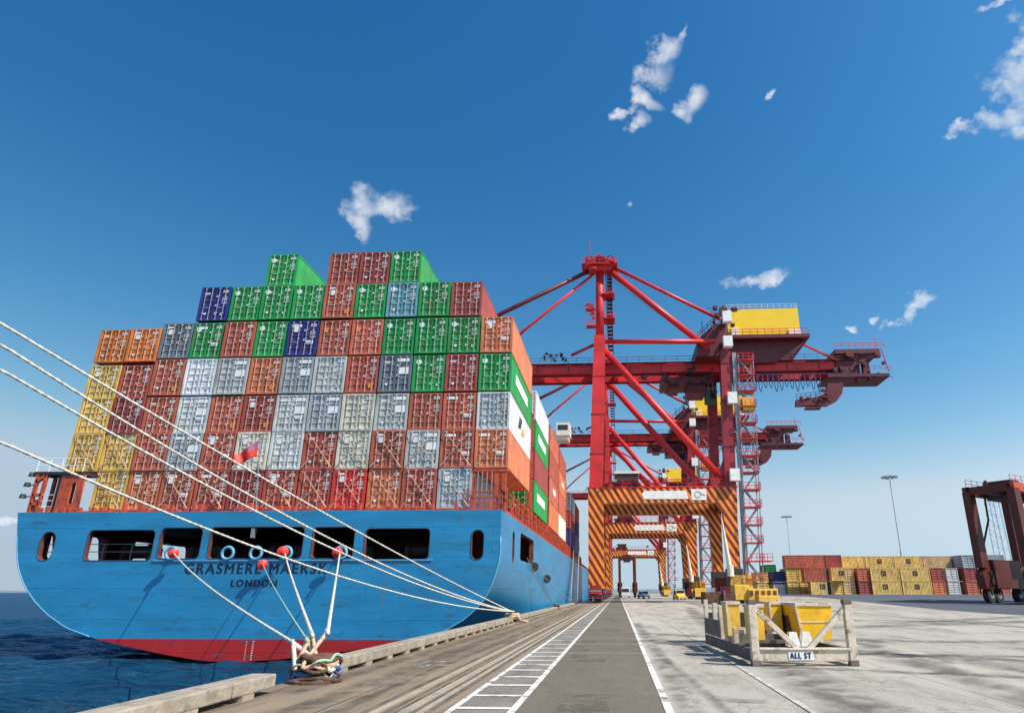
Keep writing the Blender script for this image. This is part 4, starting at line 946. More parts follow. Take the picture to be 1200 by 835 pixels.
# long lines from another vessel's bow, off to the left behind the viewer
E2 = Vector((-6.1, 40.3, .58))
for i, (p, sag, lab) in enumerate((((-12.94, 12.28, 6.96), .25, 'topmost of the four long pale ropes crossing in from the left edge'),
                      ((-12.94, 12.43, 6.54), .75, 'second highest of the four long pale ropes from the left edge'),
                      ((-12.95, 12.61, 6.04), .75, 'third long pale rope from the left edge, crossing the flag'),
                      ((-12.98, 13.12, 4.60), .75, 'lowest long pale rope from the left edge, crossing above the ship\'s name'))):
    p = Vector(p); d = p - E2; far = E2 + d*1.75
    # straight reference through p, then sag added on both sides
    n = 60; pts = []
    for k in range(n+1):
        t_ = k/n*1.75; base = E2 + d*t_; s_ = sag*4*t_*(1-t_) if t_ < 1 else -sag*4*t_*(t_-1)*-1*0
        pts.append(base - Vector((0,0,s_)) + Vector((.05*i*(t_<.02),0,0)))
    rope(pts, .029, M['rope'], lab, 'long ropes from the left')
b = MB(); b.torus((B2[0], B2[1], .42), .36, .07, 'z', 20, 8); b.torus((B2[0]+.02, B2[1], .3), .38, .07, 'z', 20, 8); b.torus((B2[0], B2[1], .2), .36, .06, 'z', 20, 8)
b.tube([(B2[0]+.3, B2[1]-.3, .3), (B2[0]+.7, B2[1]-1.0, .1), (B2[0]+1.0, B2[1]-.6, .05)], .06, 6)
tag(b.build('rope_coil', M['ropetan'], smooth=True), 'tan rope turns piled on the second bollard beside the kerb end', 'rope', 'rope coils')
rope(sagline((-7.5, 57, 4.3), (-6.2, 68.8, .5), .4), .035, M['grey'], 'first spring line from the ship\'s side opening down to the quay')
rope(sagline((-7.5, 60, 4.3), (-6.2, 96.5, .5), .6), .035, M['grey'], 'second longer spring line from the ship\'s side opening down to the quay')
ratguard((-7.3, 60.6, 3.7), (.1,1,-.3), 'dark rat guard on the first spring line beside the hull', 'darksteel', .4)
ratguard((-7.25, 71, 2.9), (.1,1,-.2), 'dark rat guard on the second spring line beside the hull', 'darksteel', .42)

# ================================================================== CRANES
def railing(b, a, c, h=1.1, step=2.2, r=.035):
    a = Vector(a); c = Vector(c); n = max(1, int((c-a).length/step))
    for k in range(n+1): p = a.lerp(c, k/n); b.bar(p, p + Vector((0,0,h)), r*1.6)
    for hh in (h*.5, h): b.bar(a + Vector((0,0,hh)), c + Vector((0,0,hh)), r*1.6)
def shrink(o, k):
    for v in o.data.vertices: v.co.x *= k; v.co.z = (v.co.z - 1.6)*k + 1.6
def make_crane(label):
    c = thing('gantry_crane', label, 'crane', (0, 123, 0), 0, 'ship-to-shore gantry cranes on the quay')
    P = lambda nm, b, m, par=None, **k: b.build(nm, m, par or c, **k)
    for y in (-9, 9):
        # portal frame (striped): tapered legs and beam
        b = MB()
        b.prism([(-4.75,2.2),(-2.2,2.2),(-2.2,15.6),(-1.0,15.7),(16.6,15.7),(17.6,14.4),(18.0,2.6),(19.7,2.6),(19.8,12),(20.1,18.2),(-4.75,18.2)], 'y', y-1.0, y+1.0)
        P('portal_frame', b, M['stripe'])
        b = MB(); b.box(-4.9, 20.3, y-1.08, y+1.08, 18.2, 18.42); P('portal_walkway', b, M['crane'])
        b = MB(); b.prism([(-4.6,18.4),(-2.35,18.4),(-1.5,46),(-3.6,46)], 'y', y-.95, y+.95); P('seaward_leg', b, M['crane'])
        b = MB(); b.prism([(18.2,18.4),(20.1,18.4),(20.9,42.5),(19.1,42.5)], 'y', y-.9, y+.9); P('landward_leg', b, M['crane_red_shade'])
        b = MB(); b.prism([(16.2,18.4),(18.6,18.4),(18.6,23.5)], 'y', y-.5, y+.5); P('leg_gusset', b, M['crane_red_shade'])
        b = MB(); b.tube([(-2.0, y, 43.6), (18.3, y, 19.2)], .62, 14); P('leg_brace', b, M['crane'], smooth=True)
        b = MB(); b.tube([(-2.0, y, 45.0), (18.4, y, 44.6)], .45, 12); P('upper_strut', b, M['crane'], smooth=True)
    for y in (-8.2, 8.2):
        b = MB(); b.tube([(-2.55, y, 46), (-2.45, y*.82, 62)], .78 if y < 0 else .55, 14); P('mast_post', b, M['crane'], smooth=True)
    for x, z in ((-3.4, 16.9), (19.6, 16.9), (-2.6, 44), (20, 43.6)):
        b = MB(); b.box(x-.8, x+.8, -8.0, 8.0, z-1.0, z+1.0); P('cross_beam', b, M['crane_dk_shade'])
    # mast head
    b = MB(); b.box(-5.9, 1.0, -9.3, -4.6, 60.9, 61.15); b.box(-3.6, -1.2, -9.0, -5, 61.15, 62.7); b.box(-5.3,-4.1,-8.7,-7.0,61.15,62.3); b.box(-.8,.6,-8.7,-7.0,61.15,62.2); b.box(-4.6,-.2,-8.6,-6.5,59.9,60.9); P('mast_head', b, M['crane'])
    b = MB(); railing(b, (-5.9,-9.3,61.15), (1.0,-9.3,61.15), 1.2, 1.1, .05); railing(b, (-5.9,-4.6,61.15), (1.0,-4.6,61.15), 1.2, 1.1, .05); b.bar((-4.2,-9,62.5),(-4.2,-9,66),.08); P('mast_railing', b, M['crane'])
    b = MB()
    for dx in (-.45, .45):
        b.bar((-.55+dx, -4.5, 44), (-.9+dx, -6.0, 61), .14); b.bar((-.55+dx, -3.5, 44), (-.9+dx, -5.0, 61), .14)
    for k in range(22): z = 45 + k*.75; b.box(-1.1, -.1, -4.9-.08*k, -3.6-.08*k, z, z+.06)
    P('mast_ladder', b, M['crane_dk_shade'])
    for z in (50, 55): 
        b = MB(); b.box(-2.2, .3, -8.4, -5, z, z+.12); railing(b, (-2.2,-8.4,z), (.3,-8.4,z), 1.1, .8, .05); P('mast_platform', b, M['crane'])
    # back-stays, fore-stays
    for y in (-7.5, 6.5):
        if y > 0: continue
        b = MB(); b.tube([(-1.3, y, 60.8), (17.4, y*1.05, 43.6)], .6, 14); P('main_diagonal', b, M['crane'], smooth=True)
        b = MB(); b.tube([(.4, y, 60.8), (19.9, y, 49.6)], .34, 10); P('back_stay', b, M['crane'], smooth=True)
        b = MB(); b.tube([(-4.6, y, 60.2), (-21.5, y, 51.6), (-34, y*.6, 44.2)], .42, 10); P('fore_stay', b, M['crane_dk_shade'], smooth=True)
        b = MB(); b.tube([(-3.6, y, 59.6), (-17, y*.9, 48.4), (-22, y*.6, 44.2)], .28, 10); P('inner_stay', b, M['crane'], smooth=True)
        b = MB(); b.tube([(-3.2, y, 45.2), (-8, y*.8, 43.5)], .3, 8); P('hinge_strut', b, M['crane'], smooth=True)
        b = MB(); b.tube([(-1.5, y*.6, 60.8), (16.5, y*.6, 45.8)], .05, 5); P('hoist_rope', b, M['darksteel'])
    # main girders
    for y in (-2.9, 2.9):
        b = MB(); b.prism([(y-.75,41.6),(y+.75,41.6),(y+.75,43.3),(y+.45,43.7),(y-.45,43.7),(y-.75,43.2)], 'x', -46, 46.5); P('girder', b, M['crane'])
        b = MB(); s = -1 if y < 0 else 1
        b.box(-46, 46, y+s*.78, y+s*1.6, 43.3, 43.4); railing(b, (-46, y+s*1.6, 43.4), (46, y+s*1.6, 43.4), 1.1, 2.4, .04); P('walkway', b, M['crane_dk_shade'])
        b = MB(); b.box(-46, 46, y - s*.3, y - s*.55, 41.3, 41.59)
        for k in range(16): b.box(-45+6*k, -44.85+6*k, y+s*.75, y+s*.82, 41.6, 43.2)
        P('trolley_rail', b, M['crane_dk_shade'])
    for x in (-45, -30, -15, 0, 14, 28, 38, 45.5):
        b = MB(); b.box(x, x+.8, -2.2, 2.2, 41.8, 43.3); P('girder_tie', b, M['crane'])
    # girder end block with machinery
    b = MB(); b.box(43.0, 51.5, -4.6, 1.6, 45.3, 46.2); b.box(41, 52.6, -4.8, 1.8, 40.5, 41.1); b.box(43, 47.5, -4.0, 1.0, 41.1, 45.3); b.box(46.5,50,-4.5,-3.2,39.7,40.5); b.box(48,49.2,-4.2,-3.2,41.1,43.6); b.bar((47.5,-4,43.8),(51,-4,45.3),.4); P('girder_end', b, M['crane_dk_shade'])
    b = MB(); railing(b, (43.0,-4.6,46.4), (52.5,-4.6,46.4), 1.0, 1.3, .05); railing(b, (49,-4.8,41.6), (53,-4.8,41.6), 1.0, 1.0, .05); b.bar((51.8,-4.6,46.2),(52.6,-4.6,41.6),.15); b.bar((50.8,-4.6,46.4),(50.8,-4.6,48.6),.1); P('end_railing', b, M['crane'])
    b = MB(); b.bar((36.5,-4.2,47.8),(43.5,-4.2,44.0),.35); P('rear_brace', b, M['crane']); b = MB(); b.bar((36.5,4.2,47.8),(43.5,4.2,44.0),.35); P('rear_brace', b, M['crane'])
    # curved cable arm hanging below the rear end
    b = MB(); pts = []
    for k in range(9):
        a = R(-90 + k*11); pts.append((40.6 + 3.2*math.cos(a), -3.9, 38.6 + 3.2*math.sin(a)))
    b.prism([(34.4,35.0),(40.4,35.0),(42.2,35.9),(43.4,37.4),(43.9,39.9),(41.0,39.9),(40.4,37.9),(39.2,36.8),(34.6,36.2)], 'y', -4.4, -3.4)
    b.box(36.2, 39, -4.6, -3.2, 34.4, 34.7); railing(b, (34.6,-4.4,36.2), (39.2,-4.4,36.8), 1.0, .9, .05); P('service_arm', b, M['crane_dk_shade'])
    # festoon cable loops
    b = MB(); 
    for k in range(17):
        x0 = 22.6 + k*1.0; d = 3.0 + .5*math.sin(k*1.7); pts = [(x0 + i/8*.95, -4.6, 41.2 - d*4*(i/8)*(1-i/8)) for i in range(9)]; b.tube(pts, .08, 5)
    b.box(22, 46, -4.7, -4.5, 41.2, 41.32); P('festoon_cable', b, mat('cable_blue', (.02,.05,.14), rough=.5) if 'fc' not in CM else CM['fc'])
    # machinery house and its base
    b = MB(); b.box(22.6, 36.6, -5.2, 5.2, 48.9, 54.8); P('machinery_house', b, M['yellow'])
    b = MB(); railing(b, (22.6,-5.2,54.8), (36.6,-5.2,54.8), 1.0, 1.1, .03); railing(b, (36.6,-5.2,54.8), (36.6,5.2,54.8), 1.0, 1.1, .03); P('roof_railing', b, M['white'])
    b = MB(); b.box(20.9, 38.0, -6.4, 6.4, 48.2, 48.9); b.prism([(20.9,43.7),(31.4,43.7),(37.6,48.2),(20.9,48.2)], 'y', -4.6, 4.6); P('house_base', b, M['crane_dk_shade'])
    b = MB(); railing(b, (20.9,-6.4,48.9), (38,-6.4,48.9), 1.1, 1.4, .06); P('base_railing', b, M['crane'])
    b = MB(); b.box(34.3,36.6,-5.5,-5.2,48.95,50.2); b.box(23.2,24.6,-5.6,-5.2,48.95,50.6); P('house_cabinet', b, M['white'])
    # A-frame head between legs and house
    b = MB(); b.prism([(15.6,43.7),(21.0,43.7),(21.4,50.2),(19.4,50.2),(16.0,47)], 'y', -8, 8); P('rear_bracket', b, M['crane_dk_shade'])
    b = MB(); railing(b, (16,-8,47.0), (19.4,-8,50.2), 1.3, .9, .06); b.bar((17,-8,47.8),(17,-8,50.6),.15); b.bar((21.4,-7,50),(21.6,-6.5,54.6),.5); b.box(20.8,22.2,-7.2,-5.8,52.6,54); P('bracket_railing', b, M['crane_dk_shade'])
    for x, z in ((20.0, 47.7), (19.8, 42.9), (19.8, 32.4), (19.2, 19.1)):
        b = MB(); b.box(x-.2, x+1.4, -11.2, -9.95, z, z+2.0); P('white_cabinet', b, M['white'])
    # trolley and operator cab
    b = MB(); b.box(9, 19, -3.2, 3.2, 39.4, 40.7); b.box(10.5, 12.5, -2.5, 2.5, 38.6, 39.4); b.box(14, 17.5, -2.6, 2.6, 37.6, 39.4)
    for k in range(12): b.bar((9.4+.85*k, -3.3, 39.4), (9.4+.85*k, -3.3, 38.2 - .4*(k % 3)), .09)
    P('trolley', b, M['crane_dk_shade'])
    b = MB(); b.box(17.6, 19.6, -2, 1, 36.2, 39); P('operator_cab', b, M['green']); b = MB(); b.box(17.55,19.4,-2.06,-2.0,36.6,38.4); P('cab_window', b, M['glass'])
    # bolted splice flanges
    for y in (-9, 9):
        for z, x0, x1 in ((24, -4.5, -2.1), (31, -4.25, -1.85), (38, -4.0, -1.6)):
            b = MB(); b.box(x0, x1, y-1.02, y+1.02, z, z+.22); P('splice_flange', b, M['crane_red_shade'])
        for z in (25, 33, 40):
            f_ = (z-18.4)/24.1; b = MB(); b.box(18.1+.9*f_, 20.25+.8*f_, y-.97, y+.97, z, z+.22); P('splice_flange', b, M['crane_dk_shade'])
    b = MB(); b.prism([(20.2,3),(20.9,3),(21.8,42),(21.1,42)], 'y', -10.2, -9.4); P('cable_duct', b, M['grey'])
    # stair tower
    st = MB()
    for x in (21.5, 24.1):
        for y in (-10.4, -8.2): st.bar((x - 1.1, y, 1.5), (x + .6, y, 41.5), .16)
    tower = P('stair_tower', st, M['grey'])
    nfl = 14
    for k in range(nfl):
        z = 3.4 + k*2.85; f = k/nfl; x0 = 20.5 + f*1.5
        b = MB(); b.box(x0 + (-.2 if k == 1 else 0), x0 + (4.2 if k == 1 else 2.9), -10.8, -7.8, z, z+.14); railing(b, (x0,-10.8,z+.1), (x0+(4.2 if k == 1 else 2.9),-10.8,z+.1), 1.1, .75, .05); railing(b, (x0+2.9,-10.8,z+.1), (x0+2.9,-7.8,z+.1), 1.1, 1.0, .05)
        b.build('landing', mat('stair_red', (.55,.06,.07), rough=.5) if False else M['crane'], tower)
        if k < nfl-1:
            b = MB(); 
            for y in (-10.3, -9.5): b.bar((x0+.4 if k % 2 else x0+2.5, y, z+.1), (x0+2.5 if k % 2 else x0+.4, y, z+2.95), .08, .24)
            for q in range(9):
                t_ = q/9; xa, xb = (x0+.4, x0+2.5) if k % 2 else (x0+2.5, x0+.4); xx = xa + (xb-xa)*t_; b.box(xx-.14, xx+.14, -10.3, -9.5, z+.25+2.7*t_, z+.29+2.7*t_)
            b.build('stair_flight', M['grey'], tower)
    b = MB(); b.box(22.2, 24.2, -10.4, -8.4, 31.3, 33.6); P('lift_cabin', b, M['yellowold'])
    # machinery, cable trays, valves and junction boxes that break up the outline
    rc = random.Random(5)
    def clutter(nm, n, x0, x1, y0, y1, z0, z1, m, smin=.25, smax=.9):
        for _ in range(n):
            x = rc.uniform(x0, x1); y = rc.uniform(y0, y1); z = rc.uniform(z0, z1); a, b_, c_ = (rc.uniform(smin, smax) for _ in range(3))
            q = MB(); q.box(x, x + a, y, y + b_, z, z + c_); q.box(x + a*.2, x + a*.6, y - .1, y, z + c_*.2, z + c_*.7); q.bar((x, y, z + c_*.5), (x + rc.uniform(-1.6,1.6), y, z + rc.uniform(-1.2,1.2)), .09)
            P(nm, q, m)
    clutter('equipment_box', 12, 5, 19, -4.6, -3.4, 38.6, 41.0, M['darksteel'])
    clutter('equipment_box', 10, 42, 52, -5.0, -4.4, 40.0, 46.0, M['crane_dk_shade'], .3, 1.1)
    clutter('equipment_box', 6, 47, 52, -5.0, -4.4, 39.6, 41.2, M['darksteel'], .3, .8)
    clutter('equipment_box', 8, 16, 22, -9.6, -8.2, 43.5, 51, M['crane_dk_shade'], .4, 1.2)
    clutter('equipment_box', 6, -5.6, .4, -9.6, -9.0, 59.6, 62.6, M['crane'], .4, .9)
    clutter('junction_box', 8, 35, 41, -4.8, -4.3, 35.6, 38.4, M['crane_dk_shade'], .3, .8)
    clutter('junction_box', 6, -5.2, -3.6, -10.6, -10.1, 44, 52, M['crane'], .4, .9)
    clutter('junction_box', 8, -14, -4, -4.6, -4.2, 42.6, 44.6, M['darksteel'], .3, .7)
    clutter('junction_box', 8, -4, 14, -10.4, -10.1, 18.4, 19.4, M['crane_dk_shade'], .3, .8)
    for dx in (-4.4, -2.4, -.4):
        q = MB(); q.torus((dx, -9.2, 61.9), .6, .14, 'y', 16, 6); P('sheave_wheel', q, M['crane_dk_shade'])
    for x, z in ((-4.4, 47.6), (-4.5, 51.0)):
        q = MB(); q.box(x - .6, x + 1.2, -10.6, -9, z, z + .12); railing(q, (x - .6, -10.6, z), (x + 1.2, -10.6, z), 1.0, .6, .05); P('leg_platform', q, M['crane'])
    for k in range(5):
        q = MB(); x = 6 + k*2.7; q.tube([(x, -3.4, 40.4), (x + .5, -3.5, 38.4 - (k % 2)*.8), (x + 1.6, -3.4, 40.0)], .07, 5); P('hanging_cable', q, M['darksteel'])
    # signs on the portal beam
    b = MB(); b.prism([(4.2,17.1),(4.7,17.65),(11.6,17.65),(12.0,16.3),(4.6,16.3)], 'y', -10.06, -10.0); P('white_sign', b, M['white'])
    b = MB(); b.box(12.5, 15.0, -10.06, -10.0, 16.1, 17.9); sg_ = P('emblem_sign', b, M['white'])
    b = MB(); b.torus((13.6,-10.08,17.0), .5, .05, 'y', 16, 5); b.bar((14.1,-10.08,17.2),(14.8,-10.08,16.8),.05,.12); b.build('emblem', M['grey'], sg_)
    # electrical house and walkway clutter on the portal
    b = MB(); b.prism([(-.6,18.42),(4.4,18.42),(3.6,19.6),(.2,19.6)], 'y', -9.8, -4); P('electrical_house', b, M['crane_dk_shade'])
    b = MB(); b.box(.1, 3.7, -9.9, -4, 19.6, 20.6); P('house_window', b, M['darksteel']); b = MB(); b.box(-.3, 4.0, -10.1, -3.8, 20.6, 21.0); P('house_roof', b, M['cream'])
    b = MB(); railing(b, (-2,-10.0,18.42), (18,-10.0,18.42), 1.1, 1.5, .05); P('portal_railing', b, M['crane'])
    # white floodlight pole at landward leg and bogies
    b = MB(); b.tube([(17.9,-10.4,5.6),(17.2,-10.4,12.8)], [.42,.12], 8); b.tube([(18,-10.4,4.0),(18,-10.4,5.8)], .55, 10); P('lamp_cone', b, M['cream'])
    for x, hvy in ((-3.5, 0), (19.5, 1)):
        for y in (-9, 9):
            b = MB(); b.prism([(y-4.6,1.0),(y+4.6,1.0),(y+4.0,1.9),(y+1.2,2.7),(y-1.2,2.7),(y-4.0,1.9)], 'x', x-.8, x+.8)
            if hvy: b.box(x-1.6, x+1.8, y-1.4, y-1.0, 1.6, 4.2); b.box(x-1.2,x+1.2,y-5,y-4.6,.6,2.6)
            bo = P('bogie', b, M['yellowold'] if hvy and y < 0 else M['crane_dk_shade'])
            for k in range(5): q = MB(); q.box(x-1.05-.1*(k%2), x-.8, y-4+k*1.7, y-3.2+k*1.7, 1.1, 1.7+.3*(k%3)); q.box(x-1.0, x+.9, y-4.75, y-4.6, .7+.35*k, .85+.35*k); q.build('drive_box', M[('crane_red_shade','darksteel','crane','grey','crane_red_shade')[k]], bo)
            for k in range(8):
                wy = y - 4.1 + k*1.17
                w = MB(); w.tube([(x-.25, wy, .42), (x+.25, wy, .42)], .4, 14); w.build('wheel', M['darksteel'], bo)
            b = MB(); b.box(x-1.0, x-.82, y-4.2, y+4.2, .35, 1.1); b.box(x+.82, x+1.0, y-4.2, y+4.2, .35, 1.1); b.build('bogie_guard', M['crane_dk_shade'], bo)
    for y in (-9, 9):
        b = MB(); b.box(17.0, 22.2, y-1.8, y+1.6, 2.2, 5.0) if False else b.box(17.6, 20.0, y-1.4, y+1.4, 2.4, 5.2); P('leg_foot', b, M['darksteel'])
    for ch in c.children:
        n_ = ch.name.split('.')[0]
        if n_ in ('machinery_house','roof_railing','house_base','base_railing','house_cabinet','girder_end','end_railing','service_arm','festoon_cable','rear_brace'): shrink(ch, .957)
        elif n_ in ('equipment_box','junction_box') and len(ch.data.vertices) and ch.data.vertices[0].co.x > 30: shrink(ch, .957)
        elif n_ in ('rear_bracket','bracket_railing'): shrink(ch, .965)
        elif n_ in ('girder','walkway','trolley_rail','girder_tie','trolley','operator_cab','cab_window'): shrink(ch, .977)
    return c
crane = make_crane('nearest and largest red ship-to-shore crane with yellow machinery house and striped portal')
for dy, lab in ((60, 'second red ship-to-shore crane, seen through and behind the nearest one'), (174, 'third crane, small and distant, framed inside the striped portals')):
    k = dup_tree(crane); k.location.y = 123 + dy; k['label'] = lab

# ================================================================== STRADDLE CARRIERS
def make_carrier(label, loc, rz, w=5.0, L=9.2, Ht=13.2):
    t = thing('straddle_carrier', label, 'straddle carrier', loc, rz, 'straddle carriers on the terminal')
    hw = w/2
    for s in (-1, 1):
        y = s*hw
        b = MB(); b.prism([(-L/2-.6,1.5),(L/2+.6,1.5),(L/2+.8,3.1),(L/2-.4,3.9),(-L/2+.4,3.9),(-L/2-.8,3.1)], 'y', y-.45, y+.45); b.box(-3.4,2.6,y-.8,y+.8,1.6,4.7); P = b.build('side_frame', M['carrier'], t)
        for k in range(5):
            q = MB(); q.box(-4+k*1.9,-3.1+k*1.9,y-.62,y+.62,2.0+.3*(k%2),3.4); q.build('equipment_box', [M['darksteel'],M['carrier'],M['grey'],M['yellowold'],M['darksteel']][k], P)
        for x in (-4.1, -2.4, 2.4, 4.1):
            q = MB(); q.tube([(x, y-.3, .85), (x, y+.3, .85)], .85, 20); wh_ = q.build('wheel', M['tyre'], t)
            q = MB(); q.tube([(x, y-.33, .85), (x, y+.33, .85)], .4, 12); q.build('rim', M['grey'], wh_)
            q = MB(); q.bar((x, y, .9), (x, y, 1.9), .35, .9); q.build('fork', M['darksteel'], wh_)
        for x in (-L/2+.2, L/2-.2):
            q = MB(); q.prism([(x-.75,3.8),(x+.75,3.8),(x+.62,Ht-.9),(x-.62,Ht-.9)], 'y', y-.42, y+.42); q.build('leg', M['carrier'], t)
        q = MB(); q.box(-L/2-.3, L/2+.3, y-.42, y+.42, Ht-1.25, Ht-.3); railing(q, (-L/2,y,Ht-.3), (L/2,y,Ht-.3), .9, 1.2, .03); q.build('top_beam', M['shiporange'] if s < 0 else M['carrier'], t)
        q = MB(); q.tube([(-L/2+.5, y, 5.2), (-L/2+3.6, y, 9.3), (-L/2+3.8, y, 12)], .12, 8); q.build('hydraulic_hose', M['darksteel'], t)
    q = MB()
    for x in (-L/2+.2, L/2-.2): q.box(x-.5, x+.5, -hw, hw, Ht-1.2, Ht-.35)
    q.box(-2.5, 1.8, -hw, hw, Ht-1.0, Ht-.4); q.build('cross_beam', M['carrier'], t)
    q = MB(); q.box(-2.4,-.6,-1.6,1.6,Ht-.4,Ht+.35); q.box(0,1.6,-1,1.2,Ht-.4,Ht+.15); q.tube([(2.6,0,Ht-.4),(2.6,0,Ht+.6)],.25,10); q.tube([(-3.4,.8,Ht-.4),(-3.4,.8,Ht+.4)],.2,10); q.build('engine_deck', M['carrier'], t)
    q = MB(); q.box(L/2-1.6, L/2+.2, -hw-1.4, -hw-.4, Ht-3.4, Ht-1.4); cb_ = q.build('driver_cab', M['cream'], t)
    q = MB(); q.box(L/2-1.4, L/2+.22, -hw-1.43, -hw-.5, Ht-2.9, Ht-1.9); q.build('cab_window', M['glass'], cb_)
    q = MB(); q.box(-3.2, 3.2, -1.1, 1.1, Ht-1.9, Ht-1.5); q.build('spreader', M['darksteel'], t)
    return t
ang = math.atan2(5.2, 7.2)
c0 = Vector((44.6, 78.0)); dl = Vector((math.cos(ang), math.sin(ang))); dn = Vector((-dl.y, dl.x))
cc = c0 + dl*4.6 + dn*2.5
sc1 = make_carrier('dark red straddle carrier on twin wheels cut off by the right edge', (cc.x, cc.y, gz(60,cc.y)), ang)
sc2 = dup_tree(sc1); sc2.location = (3.1, 236, 0); sc2.rotation_euler.z = R(90); sc2['label'] = 'distant straddle carrier standing under the crane portals, beside white vehicles'

# ================================================================== FOREGROUND LIFTING FRAME
fx = thing('lifting_frame', 'worn white steel open frame with corner posts and V brace, standing on the concrete', 'steel frame', (3.06, 17.0, 0), R(3.0))
W_, D_, H_ = 2.44, 6.06, 1.34
for x in (.09, W_-.09):
    b = MB(); b.box(x-.09, x+.09, -.09, .09, .12, H_); o = bevel(b.build('corner_post', M['framepaint'], fx), .012)
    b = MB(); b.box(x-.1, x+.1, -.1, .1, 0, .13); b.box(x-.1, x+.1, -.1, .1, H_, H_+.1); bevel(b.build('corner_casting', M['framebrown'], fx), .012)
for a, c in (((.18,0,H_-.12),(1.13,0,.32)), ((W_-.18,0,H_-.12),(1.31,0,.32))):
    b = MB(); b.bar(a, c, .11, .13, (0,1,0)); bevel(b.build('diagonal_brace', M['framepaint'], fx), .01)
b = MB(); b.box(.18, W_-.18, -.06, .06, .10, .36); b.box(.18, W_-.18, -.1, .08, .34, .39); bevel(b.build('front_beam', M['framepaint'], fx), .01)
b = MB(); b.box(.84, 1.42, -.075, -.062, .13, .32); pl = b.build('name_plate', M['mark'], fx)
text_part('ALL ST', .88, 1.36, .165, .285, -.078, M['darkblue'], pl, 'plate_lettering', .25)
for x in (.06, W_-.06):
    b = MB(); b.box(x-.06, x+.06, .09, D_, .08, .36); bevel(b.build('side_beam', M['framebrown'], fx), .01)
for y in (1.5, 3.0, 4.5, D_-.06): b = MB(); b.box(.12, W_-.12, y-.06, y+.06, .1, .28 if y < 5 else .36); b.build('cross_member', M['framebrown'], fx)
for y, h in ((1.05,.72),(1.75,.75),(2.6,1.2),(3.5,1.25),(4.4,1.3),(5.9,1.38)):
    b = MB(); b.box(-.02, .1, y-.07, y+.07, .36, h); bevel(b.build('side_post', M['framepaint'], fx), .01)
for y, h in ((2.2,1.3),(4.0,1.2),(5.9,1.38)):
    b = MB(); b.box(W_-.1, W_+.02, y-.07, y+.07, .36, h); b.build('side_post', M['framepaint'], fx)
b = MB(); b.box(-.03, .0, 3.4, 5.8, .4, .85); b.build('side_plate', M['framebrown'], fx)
def bin_(label, x, y, z, w, d, h, rz=0, m='yellowbin', flare=.12, split=True, rimm='framepaint'):
    t = thing('steel_bin', label, 'bin', (3.06, 17.0, 0), R(3.0), 'yellow bins standing in the frame')
    b = MB(); f = flare
    vs = [(x+f,y,z),(x+w-f*.6,y,z),(x+w-f*.6,y+d,z),(x+f,y+d,z),(x,y,z+h),(x+w,y,z+h),(x+w,y+d,z+h),(x,y+d,z+h)]
    b.add(vs, [(0,3,2,1),(0,1,5,4),(1,2,6,5),(2,3,7,6),(3,0,4,7)]); b.add([(a_[0],a_[1],a_[2]-.012*0) for a_ in [(x+f+.03,y+.03,z+.03),(x+w-f*.6-.03,y+.03,z+.03),(x+w-f*.6-.03,y+d-.03,z+.03),(x+f+.03,y+d-.03,z+.03)]], [(0,1,2,3)])
    b.build('bin_shell', M[m], t)
    b = MB(); b.box(x-.02, x+w+.02, y-.03, y+.03, z+h-.03, z+h+.05); b.box(x-.02,x+w+.02,y+d-.03,y+d+.03,z+h-.03,z+h+.05); b.box(x-.03,x+.03,y+.03,y+d-.03,z+h-.03,z+h+.05); b.box(x+w-.03,x+w+.03,y+.03,y+d-.03,z+h-.03,z+h+.05); bevel(b.build('bin_rim', M[rimm], t), .008)
    b = MB(); b.bar((x-.015, y-.02, z+h), (x+f-.015, y-.02, z), .05, .05)
    if split: b.box(x+f*.45, x+w-.06, y-.014, y+.0, z+h*.5-.015, z+h*.5+.015)
    b.build('bin_trim', M[rimm] , t)
    return t
BX, BS, BL, BP, LK = (1.46, 2.36), (1.12, 1.42), (-.04, .30), (.20, .52), (1.50, 1.78)
bin_('large flared yellow bin at the right of the frame, split by a dark seam', BX[0], 1.05, .50, BX[1]-BX[0], 1.9, .80)
bin_('small yellow bin beyond the left diagonal brace, left of the rusty locker', BS[0], 2.2, .62, BS[1]-BS[0], 1.2, .70, flare=.02)
bin_('pale yellow box hanging on the left side of the frame, left of the front post', BL[0], 2.2, .52, BL[1]-BL[0], .7, .80, flare=.02, split=False, m='yellowold')
bin_('narrow worn yellow box just behind the left front corner post', BP[0], .6, .52, BP[1]-BP[0], .7, .76, flare=.02, split=False, m='yellowold')
b = MB(); b.box(LK[0], LK[1], 1.9, 3.0, .40, 1.28); b.box(LK[0]-.03,LK[1]+.03,1.85,3.05,1.28,1.33)
o = b.build('rust_locker', M['rust'], None); o.location = (3.06,17,0); o.rotation_euler.z = R(3); tag(o, 'rusty brown locker between the two yellow bins in the frame', 'locker')
b = MB()
for i in range(2):
    x = .98 + i*.32; vs = [(x,.35,.39),(x+.30,.35,.39),(x+.30,.62,.39),(x,.62,.39),(x+.07+.0*i,.4,.70),(x+.24,.4,.70),(x+.24,.58,.70),(x+.07,.58,.70)]
    b.add(vs, [(0,3,2,1),(4,5,6,7),(0,1,5,4),(1,2,6,5),(2,3,7,6),(3,0,4,7)])
o = b.build('guide_cone', M['white'], None); o.location = (3.06,17,0); o.rotation_euler.z = R(3); tag(o, 'pair of white steel guide wedges at the middle of the frame\'s front beam', 'guide wedge')
